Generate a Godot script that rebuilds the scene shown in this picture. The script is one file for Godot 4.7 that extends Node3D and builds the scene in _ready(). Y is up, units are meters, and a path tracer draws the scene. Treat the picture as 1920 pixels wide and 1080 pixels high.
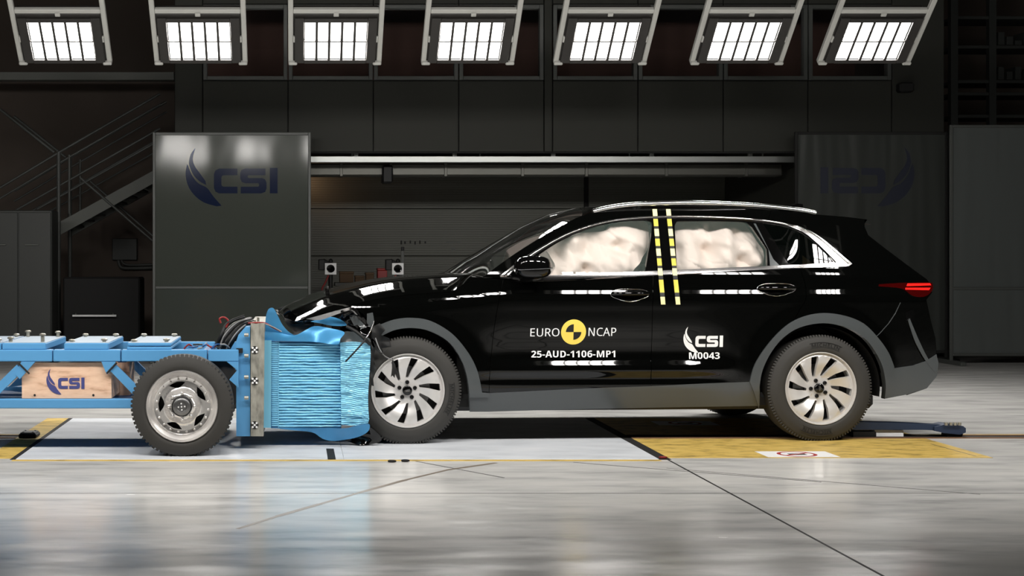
extends Node3D
# Crash-test hall. World: x right, y up, -z away from the camera; metres.
# The lens: principal point at (CX, CY) of the 1920x1080 frame, focal length F pixels, EYE metres above the floor.
const F := 2700.0
const CX := 555.0
const CY := 485.0
const EYE := 1.264
var M := {}
var taken := {}
var car_tf := Transform3D(Basis(Vector3.UP, 0.0592), Vector3(0.7056, 0, -10.708))
var noise := FastNoiseLite.new()

# a point seen at pixel (u, v) that stands d metres deep
func wp(u: float, v: float, d: float) -> Vector3:
	return Vector3((u - CX) * d / F, EYE - (v - CY) * d / F, -d)
func fl(u: float, v: float) -> Vector3:
	return wp(u, v, F * EYE / (v - CY))

# ---------- geometry collector: triangles with normals, wound to agree with them ----------
class G:
	var v := PackedVector3Array()
	var n := PackedVector3Array()
	func tri(a: Vector3, b: Vector3, c: Vector3, na: Vector3, nb: Vector3, nc: Vector3) -> void:
		var gn := (c - a).cross(b - a)
		if gn.length_squared() < 1e-16:
			return
		if gn.dot(na + nb + nc) < 0.0:
			v.append_array([a, c, b])
			n.append_array([na, nc, nb])
		else:
			v.append_array([a, b, c])
			n.append_array([na, nb, nc])
	func flat(a: Vector3, b: Vector3, c: Vector3, out: Vector3) -> void:
		var gn := (c - a).cross(b - a)
		if gn.length_squared() < 1e-16:
			return
		gn = gn.normalized()
		if gn.dot(out) < 0.0:
			gn = -gn
		tri(a, b, c, gn, gn, gn)
	func quad(a: Vector3, b: Vector3, c: Vector3, d: Vector3, out: Vector3) -> void:
		flat(a, b, c, out)
		flat(a, c, d, out)
	# chamfered box with half sizes h, set in frame t
	func box(t: Transform3D, size: Vector3, bev := 0.004) -> void:
		var h := size * 0.5
		var b := minf(bev, minf(h.x, minf(h.y, h.z)) * 0.5)
		var i := h - Vector3(b, b, b)
		for ax in 3:
			var p: int = (ax + 1) % 3
			var q: int = (ax + 2) % 3
			for s in [-1.0, 1.0]:
				var c4: Array[Vector3] = []
				for st in [[-1.0, -1.0], [1.0, -1.0], [1.0, 1.0], [-1.0, 1.0]]:
					var x := Vector3.ZERO
					x[ax] = s * h[ax]
					x[p] = st[0] * i[p]
					x[q] = st[1] * i[q]
					c4.append(t * x)
				var o := Vector3.ZERO
				o[ax] = s
				quad(c4[0], c4[1], c4[2], c4[3], t.basis * o)
			for s in [-1.0, 1.0]:
				for r in [-1.0, 1.0]:
					var c4: Array[Vector3] = []
					for e in [[-1.0, true], [1.0, true], [1.0, false], [-1.0, false]]:
						var x := Vector3.ZERO
						x[ax] = e[0] * i[ax]
						x[p] = s * (h[p] if e[1] else i[p])
						x[q] = r * (i[q] if e[1] else h[q])
						c4.append(t * x)
					var o := Vector3.ZERO
					o[p] = s
					o[q] = r
					quad(c4[0], c4[1], c4[2], c4[3], t.basis * o)
		for sx in [-1.0, 1.0]:
			for sy in [-1.0, 1.0]:
				for sz in [-1.0, 1.0]:
					var s3 := Vector3(sx, sy, sz)
					flat(t * (s3 * Vector3(h.x, i.y, i.z)), t * (s3 * Vector3(i.x, h.y, i.z)), t * (s3 * Vector3(i.x, i.y, h.z)), t.basis * s3)
	# axis-aligned box between two corners
	func span(a: Vector3, b: Vector3, bev := 0.004) -> void:
		box(Transform3D(Basis(), (a + b) * 0.5), (b - a).abs(), bev)
	# a bar of rectangular section from a to b
	func bar(a: Vector3, b: Vector3, w: float, d: float, up := Vector3.BACK, bev := 0.004) -> void:
		var x := (b - a).normalized()
		var z := (up - x * up.dot(x)).normalized()
		box(Transform3D(Basis(x, z.cross(x), z), (a + b) * 0.5), Vector3(a.distance_to(b), w, d), bev)
	func tube(pts: Array, r0: float, sides := 8, r1 := -1.0, caps := true) -> void:
		var m := pts.size()
		var rings := []
		var nor := Vector3.ZERO
		for k in m:
			var t: Vector3 = (pts[mini(k + 1, m - 1)] - pts[maxi(k - 1, 0)]).normalized()
			if k == 0:
				nor = t.cross(Vector3.UP if absf(t.y) < 0.9 else Vector3.RIGHT).normalized()
			nor = (nor - t * nor.dot(t)).normalized()
			var bi := t.cross(nor)
			var r := r0 if r1 < 0.0 else lerpf(r0, r1, float(k) / (m - 1))
			var ring := []
			for s in sides:
				var a := TAU * s / sides
				var o := nor * cos(a) + bi * sin(a)
				ring.append([pts[k] + o * r, o])
			rings.append(ring)
		for k in m - 1:
			for s in sides:
				var a: Array = rings[k][s]
				var b: Array = rings[k][(s + 1) % sides]
				var c: Array = rings[k + 1][(s + 1) % sides]
				var d: Array = rings[k + 1][s]
				tri(a[0], b[0], c[0], a[1], b[1], c[1])
				tri(a[0], c[0], d[0], a[1], c[1], d[1])
		if caps:
			for e in [0, m - 1]:
				var out: Vector3 = (pts[0] - pts[1]) if e == 0 else (pts[m - 1] - pts[m - 2])
				for s in range(1, sides - 1):
					flat(rings[e][0][0], rings[e][s][0], rings[e][s + 1][0], out)
	# profile of (radius, height along z) turned round the z axis of frame t
	func lathe(t: Transform3D, prof: Array, seg := 48, a0 := 0.0, a1 := TAU, crease := 0.6) -> void:
		var m := prof.size()
		for k in m - 1:
			var p: Vector2 = prof[k]
			var q: Vector2 = prof[k + 1]
			var e := (q - p)
			if e.length() < 1e-7:
				continue
			var nn := Vector2(e.y, -e.x).normalized()
			var n0 := nn
			var n1 := nn
			if k > 0:
				var f: Vector2 = (p - prof[k - 1])
				var fn := Vector2(f.y, -f.x).normalized()
				if fn.dot(nn) > crease:
					n0 = (fn + nn).normalized()
			if k < m - 2:
				var f: Vector2 = (prof[k + 2] - q)
				var fn := Vector2(f.y, -f.x).normalized()
				if fn.dot(nn) > crease:
					n1 = (fn + nn).normalized()
			for s in seg:
				var x := lerpf(a0, a1, float(s) / seg)
				var y := lerpf(a0, a1, float(s + 1) / seg)
				var cx := Vector2(cos(x), sin(x))
				var cy := Vector2(cos(y), sin(y))
				var a := t * Vector3(p.x * cx.x, p.x * cx.y, p.y)
				var b := t * Vector3(p.x * cy.x, p.x * cy.y, p.y)
				var c := t * Vector3(q.x * cy.x, q.x * cy.y, q.y)
				var d := t * Vector3(q.x * cx.x, q.x * cx.y, q.y)
				var na := t.basis * Vector3(n0.x * cx.x, n0.x * cx.y, n0.y)
				var nb := t.basis * Vector3(n0.x * cy.x, n0.x * cy.y, n0.y)
				var nc := t.basis * Vector3(n1.x * cy.x, n1.x * cy.y, n1.y)
				var nd := t.basis * Vector3(n1.x * cx.x, n1.x * cx.y, n1.y)
				tri(a, b, c, na, nb, nc)
				tri(a, c, d, na, nc, nd)
	# polygon in the xy plane of t, between z = 0 and z = -depth
	func slab(t: Transform3D, poly: PackedVector2Array, depth: float) -> void:
		var ix := Geometry2D.triangulate_polygon(poly)
		for k in range(0, ix.size(), 3):
			var a := poly[ix[k]]
			var b := poly[ix[k + 1]]
			var c := poly[ix[k + 2]]
			flat(t * Vector3(a.x, a.y, 0), t * Vector3(b.x, b.y, 0), t * Vector3(c.x, c.y, 0), t.basis.z)
			flat(t * Vector3(a.x, a.y, -depth), t * Vector3(b.x, b.y, -depth), t * Vector3(c.x, c.y, -depth), -t.basis.z)
		var cw := -1.0 if Geometry2D.is_polygon_clockwise(poly) else 1.0
		for k in poly.size():
			var a := poly[k]
			var b := poly[(k + 1) % poly.size()]
			var o := Vector2(b.y - a.y, a.x - b.x) * cw
			quad(t * Vector3(a.x, a.y, 0), t * Vector3(b.x, b.y, 0), t * Vector3(b.x, b.y, -depth), t * Vector3(a.x, a.y, -depth), t.basis * Vector3(o.x, o.y, 0))
	func ball(c: Vector3, r: Vector3, seg := 12, rows := 8, power := 1.0) -> void:
		var pt := func(i: int, j: int) -> Vector3:
			var a := TAU * i / seg
			var b := PI * (float(j) / rows - 0.5)
			var f := func(x: float) -> float: return signf(x) * pow(absf(x), power)
			return Vector3(f.call(cos(b)) * f.call(cos(a)), f.call(sin(b)), f.call(cos(b)) * f.call(sin(a)))
		for i in seg:
			for j in rows:
				var q := [pt.call(i, j), pt.call(i + 1, j), pt.call(i + 1, j + 1), pt.call(i, j + 1)]
				var nn := []
				for p in q:
					nn.append((p / r).normalized() if power == 1.0 else Vector3(signf(p.x) * pow(absf(p.x), 2.0 / power - 1.0), signf(p.y) * pow(absf(p.y), 2.0 / power - 1.0), signf(p.z) * pow(absf(p.z), 2.0 / power - 1.0)).normalized())
				tri(c + q[0] * r, c + q[1] * r, c + q[2] * r, nn[0], nn[1], nn[2])
				tri(c + q[0] * r, c + q[2] * r, c + q[3] * r, nn[0], nn[2], nn[3])
	# a sheet of points p[row][col] with smooth normals; out hints which side is outside
	func grid(p: Array, out: Callable) -> void:
		var nr := p.size()
		var nc: int = p[0].size()
		var nn := []
		for i in nr:
			var row := []
			for j in nc:
				var du: Vector3 = p[i][mini(j + 1, nc - 1)] - p[i][maxi(j - 1, 0)]
				var dv: Vector3 = p[mini(i + 1, nr - 1)][j] - p[maxi(i - 1, 0)][j]
				var q := du.cross(dv)
				q = q.normalized() if q.length() > 1e-9 else Vector3.UP
				if q.dot(out.call(p[i][j])) < 0.0:
					q = -q
				row.append(q)
			nn.append(row)
		for i in nr - 1:
			for j in nc - 1:
				tri(p[i][j], p[i][j + 1], p[i + 1][j + 1], nn[i][j], nn[i][j + 1], nn[i + 1][j + 1])
				tri(p[i][j], p[i + 1][j + 1], p[i + 1][j], nn[i][j], nn[i + 1][j + 1], nn[i + 1][j])
	# a panel: the outline (less holes) cut into cells and raised to z = fz(x, y); thick closes its back and rim
	func panel(outline: PackedVector2Array, holes: Array, cell: Vector2, fz: Callable, thick := 0.0, back := false) -> void:
		var lo := outline[0]
		var hi := outline[0]
		for p in outline:
			lo = lo.min(p)
			hi = hi.max(p)
		var memo := {}
		var at := func(p: Vector2) -> Array:
			var key := Vector2i(roundi(p.x * 20000.0), roundi(p.y * 20000.0))
			if not memo.has(key):
				var z: float = fz.call(p)
				var e := 0.002
				var dx: float = (fz.call(p + Vector2(e, 0)) - fz.call(p - Vector2(e, 0))) / (2.0 * e)
				var dy: float = (fz.call(p + Vector2(0, e)) - fz.call(p - Vector2(0, e))) / (2.0 * e)
				memo[key] = [Vector3(p.x, p.y, z), Vector3(-dx, -dy, 1.0).normalized()]
			return memo[key]
		var i0 := floori(lo.x / cell.x)
		var i1 := floori(hi.x / cell.x)
		var j0 := floori(lo.y / cell.y)
		var j1 := floori(hi.y / cell.y)
		for i in range(i0, i1 + 1):
			for j in range(j0, j1 + 1):
				var a := Vector2(i * cell.x, j * cell.y)
				var sq := PackedVector2Array([a, a + Vector2(cell.x, 0), a + cell, a + Vector2(0, cell.y)])
				var bits: Array = Geometry2D.intersect_polygons(sq, outline)
				for h in holes:
					var left := []
					for b in bits:
						left.append_array(Geometry2D.clip_polygons(b, h))
					bits = left
				for b in bits:
					if b.size() < 3:
						continue
					var ix: PackedInt32Array = Geometry2D.triangulate_polygon(b)
					for k in range(0, ix.size(), 3):
						var p: Array = at.call(b[ix[k]])
						var q: Array = at.call(b[ix[k + 1]])
						var r: Array = at.call(b[ix[k + 2]])
						tri(p[0], q[0], r[0], p[1], q[1], r[1])
						if back:
							var o := Vector3(0, 0, -thick)
							tri(p[0] + o, q[0] + o, r[0] + o, -p[1], -q[1], -r[1])
		if thick > 0.0:
			rim(outline, fz, thick, 1.0)
			for h in holes:
				rim(h, fz, thick, -1.0)
	func rim(outline: PackedVector2Array, fz: Callable, thick: float, side: float) -> void:
		var cw := -side if Geometry2D.is_polygon_clockwise(outline) else side
		for k in outline.size():
			var a := outline[k]
			var b := outline[(k + 1) % outline.size()]
			var steps := maxi(1, ceili(a.distance_to(b) / 0.06))
			for s in steps:
				var p := a.lerp(b, float(s) / steps)
				var q := a.lerp(b, float(s + 1) / steps)
				var o := Vector2(b.y - a.y, a.x - b.x) * cw
				var zp: float = fz.call(p)
				var zq: float = fz.call(q)
				quad(Vector3(p.x, p.y, zp), Vector3(q.x, q.y, zq), Vector3(q.x, q.y, zq - thick), Vector3(p.x, p.y, zp - thick), Vector3(o.x, o.y, 0))
	func mirrored() -> G:
		var o := G.new()
		for k in range(0, v.size(), 3):
			var s := Vector3(1, 1, -1)
			o.tri(v[k] * s, v[k + 1] * s, v[k + 2] * s, n[k] * s, n[k + 1] * s, n[k + 2] * s)
		return o
	func moved(t: Transform3D) -> G:
		var o := G.new()
		for k in v.size():
			o.v.append(t * v[k])
			o.n.append((t.basis * n[k]).normalized())
		return o
	func mesh() -> ArrayMesh:
		var a := []
		a.resize(Mesh.ARRAY_MAX)
		a[Mesh.ARRAY_VERTEX] = v
		a[Mesh.ARRAY_NORMAL] = n
		var m := ArrayMesh.new()
		m.add_surface_from_arrays(Mesh.PRIMITIVE_TRIANGLES, a)
		return m

# ---------- naming and placing ----------
func numbered(called: String) -> String:
	var k: int = taken.get(called, 0)
	taken[called] = k + 1
	return called if k == 0 else "%s_%03d" % [called, k]

func thing(called: String, label: String, category: String, at := Vector3.ZERO, turn := 0.0, group := "") -> Node3D:
	var o := Node3D.new()
	o.name = numbered(called)
	add_child(o)
	o.position = at
	o.rotation.y = turn
	o.set_meta("label", label)
	o.set_meta("category", category)
	if group:
		o.set_meta("group", group)
	return o

# one part from geometry given in its parent's axes
func obj(called: String, g: G, m: Material, parent: Node = self) -> MeshInstance3D:
	return inst(called, g.mesh(), m, parent)
# one part from geometry given in world axes
func objw(called: String, g: G, m: Material, parent: Node = self) -> MeshInstance3D:
	if parent == self:
		return obj(called, g, m, parent)
	return obj(called, g.moved((parent as Node3D).global_transform.affine_inverse()), m, parent)
func inst(called: String, mesh: Mesh, m: Material, parent: Node = self, t := Transform3D()) -> MeshInstance3D:
	var o := MeshInstance3D.new()
	o.name = numbered(called) if parent == self else called
	o.mesh = mesh
	o.material_override = m
	o.transform = t
	o.cast_shadow = GeometryInstance3D.SHADOW_CASTING_SETTING_ON
	parent.add_child(o, true)
	return o
func tag(o: Node, label: String, category: String, group := "") -> Node:
	o.set_meta("label", label)
	o.set_meta("category", category)
	if group:
		o.set_meta("group", group)
	return o
func struct(called: String, g: G, m: Material, label := "", category := "") -> MeshInstance3D:
	var o := obj(called, g, m)
	o.set_meta("kind", "structure")
	o.set_meta("label", label)
	o.set_meta("category", category)
	return o

# ---------- curves ----------
func curve(flat: Array, per := 6) -> PackedVector2Array:
	var p: Array[Vector2] = []
	for k in range(0, flat.size(), 2):
		p.append(Vector2(flat[k], flat[k + 1]))
	var out := PackedVector2Array()
	for k in p.size() - 1:
		var a: Vector2 = p[maxi(k - 1, 0)]
		var d: Vector2 = p[mini(k + 2, p.size() - 1)]
		for s in per:
			out.append(p[k].cubic_interpolate(p[k + 1], a, d, float(s) / per))
	out.append(p[p.size() - 1])
	return out
func pts(flat: Array) -> PackedVector2Array:
	var out := PackedVector2Array()
	for k in range(0, flat.size(), 2):
		out.append(Vector2(flat[k], flat[k + 1]))
	return out
func rev(p: PackedVector2Array) -> PackedVector2Array:
	var q := p.duplicate()
	q.reverse()
	return q
func circle(c: Vector2, r: float, seg := 24) -> PackedVector2Array:
	var out := PackedVector2Array()
	for k in seg:
		out.append(c + Vector2.from_angle(TAU * k / seg) * r)
	return out
# pixel outline -> world xy at depth d
func wpoly(px: PackedVector2Array, d: float) -> PackedVector2Array:
	var out := PackedVector2Array()
	for p in px:
		var q := wp(p.x, p.y, d)
		out.append(Vector2(q.x, q.y))
	return out
# a plate of the given pixel outline standing d metres deep, thick metres thick, facing the camera side
func plate(px: PackedVector2Array, d: float, thick: float) -> G:
	var g := G.new()
	g.slab(Transform3D(Basis(), Vector3(0, 0, -d)), wpoly(px, d), thick)
	return g
# a bent sheet: like plate, with waves of amp metres
func sheet(px: PackedVector2Array, d: float, amp: float, freq: float, salt: float, thick := 0.004, lean := 0.0) -> G:
	var g := G.new()
	var poly := wpoly(px, d)
	var mid := Vector2.ZERO
	for p in poly:
		mid += p / poly.size()
	var fz := func(p: Vector2) -> float:
		return -d + amp * noise.get_noise_3d(p.x * freq * 100.0, p.y * freq * 100.0, salt * 37.0) * 2.0 + lean * (p.y - mid.y)
	g.panel(poly, [], Vector2(0.02, 0.02), fz, thick, true)
	return g
func tube_px(a: Array, r: float, sides := 7) -> G:
	# a: u, v, depth triples
	var g := G.new()
	var c := Curve3D.new()
	var p: Array[Vector3] = []
	for k in range(0, a.size(), 3):
		p.append(wp(a[k], a[k + 1], a[k + 2]))
	var out := []
	for k in p.size() - 1:
		for s in 5:
			out.append(p[k].cubic_interpolate(p[k + 1], p[maxi(k - 1, 0)], p[mini(k + 2, p.size() - 1)], s / 5.0))
	out.append(p[p.size() - 1])
	g.tube(out, r, sides)
	return g

# ---------- lettering ----------
func font(bold := false) -> SystemFont:
	var f := SystemFont.new()
	f.font_names = PackedStringArray(["Droid Sans"])
	f.font_weight = 700 if bold else 400
	return f
# flat lettering: triangles in the xy plane, height of capitals about h, scaled to width w, starting at x = 0
func letters(text: String, w: float, h: float, bold := false) -> PackedVector3Array:
	var tm := TextMesh.new()
	tm.font = font(bold)
	tm.text = text
	tm.font_size = 64
	tm.pixel_size = 0.01
	tm.depth = 0.0
	tm.curve_step = 1.0
	var arr := tm.get_mesh_arrays()
	var vv: PackedVector3Array = arr[Mesh.ARRAY_VERTEX]
	var ii: PackedInt32Array = arr[Mesh.ARRAY_INDEX]
	var lo := Vector3(INF, INF, INF)
	var hi := -lo
	for p in vv:
		lo = lo.min(p)
		hi = hi.max(p)
	var out := PackedVector3Array()
	for k in ii:
		var p := vv[k]
		out.append(Vector3((p.x - lo.x) / (hi.x - lo.x) * w, (p.y - lo.y) / (hi.y - lo.y) * h, 0))
	return out

# the feather-and-letters emblem, unit = letter height, origin at the lower corner of the C
func emblem() -> Array:
	var c := pts([0.913, 1, 0.2, 1, 0.06, 0.93, 0, 0.78, 0, 0.22, 0.06, 0.07, 0.2, 0, 0.913, 0, 0.913, 0.27, 0.37, 0.27, 0.31, 0.3, 0.29, 0.36, 0.29, 0.64, 0.31, 0.7, 0.37, 0.73, 0.913, 0.73])
	var s := pts([2.0, 1, 1.22, 1, 1.07, 0.95, 1.02, 0.82, 1.02, 0.60, 1.08, 0.46, 1.22, 0.41, 1.72, 0.41, 1.75, 0.38, 1.75, 0.30, 1.72, 0.27, 1.04, 0.27, 1.04, 0, 1.84, 0, 1.99, 0.06, 2.04, 0.2, 2.04, 0.44, 1.98, 0.57, 1.86, 0.62, 1.35, 0.62, 1.31, 0.65, 1.31, 0.71, 1.35, 0.73, 2.0, 0.73])
	var i := pts([2.17, 0, 2.47, 0, 2.47, 1.03, 2.17, 1.03])
	var up := curve([-0.72, 1.83, -0.9, 1.58, -0.97, 1.25, -0.92, 1.02, -0.78, 0.72, -0.55, 0.48, -0.3, 0.34], 4)
	up.append_array(curve([-0.33, 0.5, -0.55, 0.82, -0.74, 1.1, -0.82, 1.4, -0.72, 1.83], 4))
	var low := curve([-1.04, 1.18, -1.1, 0.8, -1.02, 0.35, -0.78, -0.05, -0.4, -0.36, 0.1, -0.52], 4)
	low.append_array(curve([0.3, -0.5, -0.02, -0.12, -0.2, 0.14, -0.32, 0.26, -0.62, 0.42, -0.86, 0.75, -1.0, 1.12], 4))
	return [c, s, i, up, low]

# ---------- materials ----------
func mat(called: String, c: Color, rough := 0.6, metal := 0.0) -> StandardMaterial3D:
	var m := StandardMaterial3D.new()
	m.resource_name = called
	m.albedo_color = c
	m.roughness = rough
	m.metallic = metal
	M[called] = m
	return m
func grey(x: float) -> Color:
	return Color(x, x, x)
# a noise picture mapped through colours (stops from 0 to 1)
func noise_tex(sz: int, freq: float, oct: int, salt: int, ramp: Gradient) -> ImageTexture:
	var fn := FastNoiseLite.new()
	fn.seed = salt
	fn.frequency = freq
	fn.fractal_octaves = oct
	fn.fractal_gain = 0.58
	fn.noise_type = FastNoiseLite.TYPE_SIMPLEX_SMOOTH
	var im := fn.get_seamless_image(sz, sz)
	var out := Image.create(sz, sz, false, Image.FORMAT_RGB8)
	var lut := []
	for k in 256:
		lut.append(ramp.sample(k / 255.0))
	for y in sz:
		for x in sz:
			out.set_pixel(x, y, lut[int(im.get_pixel(x, y).r * 255.0)])
	return ImageTexture.create_from_image(out)
func ramp(a: Array) -> Gradient:
	var g := Gradient.new()
	var o := PackedFloat32Array()
	var c := PackedColorArray()
	for k in range(0, a.size(), 2):
		o.append(a[k])
		c.append(a[k + 1])
	g.offsets = o
	g.colors = c
	return g
func tri(m: StandardMaterial3D, s: Vector3, world := true) -> void:
	m.uv1_triplanar = true
	m.uv1_world_triplanar = world
	m.uv1_scale = s

const LAMP_ENERGY := 5.7      # of each ten-cell floodlight
const EXPOSURE := 1.25

func _ready() -> void:
	var cam := Camera3D.new()
	cam.name = "camera"
	cam.projection = Camera3D.PROJECTION_FRUSTUM
	cam.near = 0.1
	cam.far = 200.0
	cam.keep_aspect = Camera3D.KEEP_HEIGHT
	cam.size = 1080.0 / F * cam.near
	cam.frustum_offset = Vector2((960.0 - CX) / F, (CY - 540.0) / F) * cam.near
	cam.position = Vector3(0, EYE, 0)
	add_child(cam)
	cam.current = true
	var env := Environment.new()
	env.background_mode = Environment.BG_COLOR
	env.background_color = Color(0, 0, 0)
	env.tonemap_mode = Environment.TONE_MAPPER_LINEAR
	env.tonemap_exposure = EXPOSURE
	env.sdfgi_enabled = true
	env.ssao_enabled = true
	env.ssil_enabled = true
	var we := WorldEnvironment.new()
	we.name = "environment"
	we.environment = env
	add_child(we)
	noise.seed = 7
	noise.frequency = 0.01
	noise.fractal_octaves = 2
	materials()
	lamps()
	hall()
	floor_marks()
	screens()
	backdrop_things()
	build_car()
	car_front_wreck()
	trolley()
	barrier()
	floor_things()

func materials() -> void:
	var m := mat("concrete", Color.WHITE, 1.0)
	m.albedo_texture = noise_tex(1024, 0.010, 7, 3, ramp([0.0, Color(0.68, 0.685, 0.68), 0.2, Color(0.78, 0.78, 0.77), 0.5, Color(0.855, 0.85, 0.84), 0.75, Color(0.88, 0.875, 0.86), 1.0, Color(0.885, 0.88, 0.865)]))
	m.roughness_texture = noise_tex(1024, 0.010, 4, 9, ramp([0.0, grey(0.15), 0.4, grey(0.19), 0.7, grey(0.23), 1.0, grey(0.28)]))
	m.roughness_texture_channel = BaseMaterial3D.TEXTURE_CHANNEL_RED
	tri(m, Vector3(0.10, 0.5, 0.36))
	m = mat("white_cover", Color.WHITE, 0.5)
	m.albedo_texture = noise_tex(256, 0.02, 4, 21, ramp([0.0, Color(0.74, 0.755, 0.775), 0.5, Color(0.82, 0.835, 0.855), 1.0, Color(0.86, 0.87, 0.885)]))
	tri(m, Vector3(0.3, 0.5, 0.8))
	m = mat("yellow_paint", Color.WHITE, 0.55)
	m.albedo_texture = noise_tex(512, 0.02, 5, 22, ramp([0.0, Color(0.50, 0.43, 0.26), 0.25, Color(0.70, 0.59, 0.30), 0.5, Color(0.82, 0.695, 0.37), 1.0, Color(0.86, 0.745, 0.44)]))
	tri(m, Vector3(0.45, 0.5, 0.9))
	mat("joint_black", grey(0.10), 0.8)
	mat("rubber_mark", Color(0.30, 0.30, 0.29), 0.5)
	mat("rust", Color(0.42, 0.30, 0.20), 0.6)
	m = mat("panel_grey", Color(0.20, 0.203, 0.188), 0.55)
	m.metallic_specular = 0.25
	mat("panel_edge", Color(0.06, 0.06, 0.055), 0.8)
	mat("frame_grey", Color(0.27, 0.28, 0.27), 0.45)
	mat("dark_wall", Color(0.355, 0.315, 0.285), 0.8)
	mat("black_wall", Color(0.07, 0.07, 0.07), 0.8)
	mat("office_dark", Color(0.40, 0.30, 0.27), 0.9)
	m = mat("office_glass", Color(0.1, 0.1, 0.1, 0.12), 0.0)
	m.transparency = BaseMaterial3D.TRANSPARENCY_ALPHA
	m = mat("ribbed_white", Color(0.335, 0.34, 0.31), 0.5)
	var rib := Image.create(4, 64, false, Image.FORMAT_RGB8)
	for y in 64:
		for x in 4:
			rib.set_pixel(x, y, grey(0.0 if y % 64 < 10 else 1.0))
	m.heightmap_enabled = true
	m.heightmap_texture = ImageTexture.create_from_image(rib)
	m.heightmap_scale = 0.6
	tri(m, Vector3(1, 28, 28))
	mat("galvanised", Color(0.62, 0.63, 0.62), 0.35, 0.8)
	mat("duct_metal", Color(0.34, 0.34, 0.32), 0.4, 0.6)
	m = mat("film", Color(0.255, 0.27, 0.25), 0.10)
	m.metallic_specular = 0.28
	m.heightmap_enabled = true
	m.heightmap_texture = noise_tex(256, 0.012, 2, 31, ramp([0.0, grey(0.0), 1.0, grey(1.0)]))
	m.heightmap_scale = 0.22
	tri(m, Vector3(0.5, 0.22, 0.3))
	m = mat("film_back", Color(0.21, 0.22, 0.21), 0.3)
	m.heightmap_enabled = true
	m.heightmap_texture = M.film.heightmap_texture
	m.heightmap_scale = 1.5
	tri(m, Vector3(0.9, 0.12, 0.3))
	m = mat("film_plain", Color(0.31, 0.325, 0.32), 0.16)
	m.heightmap_enabled = true
	m.heightmap_texture = M.film.heightmap_texture
	m.heightmap_scale = 1.2
	tri(m, Vector3(0.9, 0.12, 0.3))
	m = mat("navy", Color(0.07, 0.11, 0.21), 0.12)
	m.metallic_specular = 0.2
	mat("navy_faded", Color(0.09, 0.11, 0.17), 0.5)
	mat("navy_wood", Color(0.26, 0.28, 0.50), 0.5)
	m = mat("lamp_glow", Color(1, 1, 0.98), 0.5)
	m.emission_enabled = true
	m.emission = Color(1, 1, 0.98)
	m.emission_energy_multiplier = 2.0
	mat("lamp_housing", Color(0.12, 0.11, 0.10), 0.6)
	mat("lamp_arm", Color(0.66, 0.66, 0.64), 0.5)
	# car
	m = mat("paint_black", Color(0.018, 0.02, 0.018), 0.03)
	mat("plastic_grey", Color(0.29, 0.305, 0.31), 0.22)
	mat("gloss_black", Color(0.03, 0.03, 0.03), 0.06)
	mat("matt_black", Color(0.035, 0.035, 0.035), 0.6)
	mat("chrome", Color(0.86, 0.85, 0.85), 0.12, 1.0)
	mat("rail_chrome", Color(0.93, 0.92, 0.91), 0.22, 1.0)
	mat("tyre", Color(0.195, 0.19, 0.18), 0.72)
	mat("tyre_letter", Color(0.07, 0.07, 0.068), 0.6)
	mat("wheel_silver", Color(0.84, 0.83, 0.82), 0.34, 0.35)
	mat("wheel_dark", Color(0.11, 0.11, 0.11), 0.5, 0.4)
	mat("disc_steel", Color(0.5, 0.5, 0.5), 0.35, 0.9)
	m = mat("glass", Color(0.75, 0.85, 0.8, 0.06), 0.0)
	m.transparency = BaseMaterial3D.TRANSPARENCY_ALPHA
	m = mat("tinted_glass", Color(0.02, 0.03, 0.025, 0.6), 0.0)
	m.transparency = BaseMaterial3D.TRANSPARENCY_ALPHA
	m = mat("windscreen_glass", Color(0.25, 0.26, 0.25, 0.25), 0.0)
	m.transparency = BaseMaterial3D.TRANSPARENCY_ALPHA
	m = mat("airbag", Color(0.86, 0.805, 0.77), 0.8)
	m.rim_enabled = true
	m.rim = 0.15
	mat("interior", Color(0.06, 0.055, 0.05), 0.85)
	mat("headliner", Color(0.42, 0.36, 0.32), 0.9)
	m = mat("tail_red", Color(0.22, 0.012, 0.012), 0.08)
	m = mat("tail_bar", Color(0.85, 0.12, 0.1), 0.2)
	m.emission_enabled = true
	m.emission = Color(1.0, 0.12, 0.1)
	m.emission_energy_multiplier = 0.5
	mat("sticker_white", Color(0.93, 0.93, 0.93), 0.6)
	mat("sticker_yellow", Color(0.95, 0.83, 0.36), 0.6)
	mat("sticker_black", Color(0.08, 0.08, 0.07), 0.6)
	mat("tape_yellow", Color(0.86, 0.78, 0.28), 0.6)
	mat("tape_pale", Color(0.93, 0.90, 0.66), 0.6)
	# trolley and barrier
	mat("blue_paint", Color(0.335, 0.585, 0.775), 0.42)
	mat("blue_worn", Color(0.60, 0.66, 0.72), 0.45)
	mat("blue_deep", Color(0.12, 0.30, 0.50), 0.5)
	mat("foil_blue", Color(0.50, 0.77, 0.89), 0.26, 0.25)
	mat("foil_deep", Color(0.20, 0.46, 0.66), 0.35, 0.2)
	mat("foil_sheet", Color(0.27, 0.57, 0.77), 0.34, 0.25)
	m = mat("plywood", Color.WHITE, 0.65)
	m.albedo_texture = noise_tex(256, 0.03, 4, 41, ramp([0.0, Color(0.72, 0.56, 0.45), 0.35, Color(0.87, 0.72, 0.61), 1.0, Color(0.93, 0.80, 0.69)]))
	tri(m, Vector3(0.6, 2.2, 0.6))
	m = mat("steel_plate", Color.WHITE, 0.45, 0.35)
	m.albedo_texture = noise_tex(256, 0.03, 4, 42, ramp([0.0, Color(0.42, 0.42, 0.39), 0.5, Color(0.62, 0.61, 0.57), 1.0, Color(0.72, 0.71, 0.67)]))
	tri(m, Vector3(2, 0.8, 2))
	mat("bolt", Color(0.72, 0.70, 0.64), 0.35, 0.8)
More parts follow.
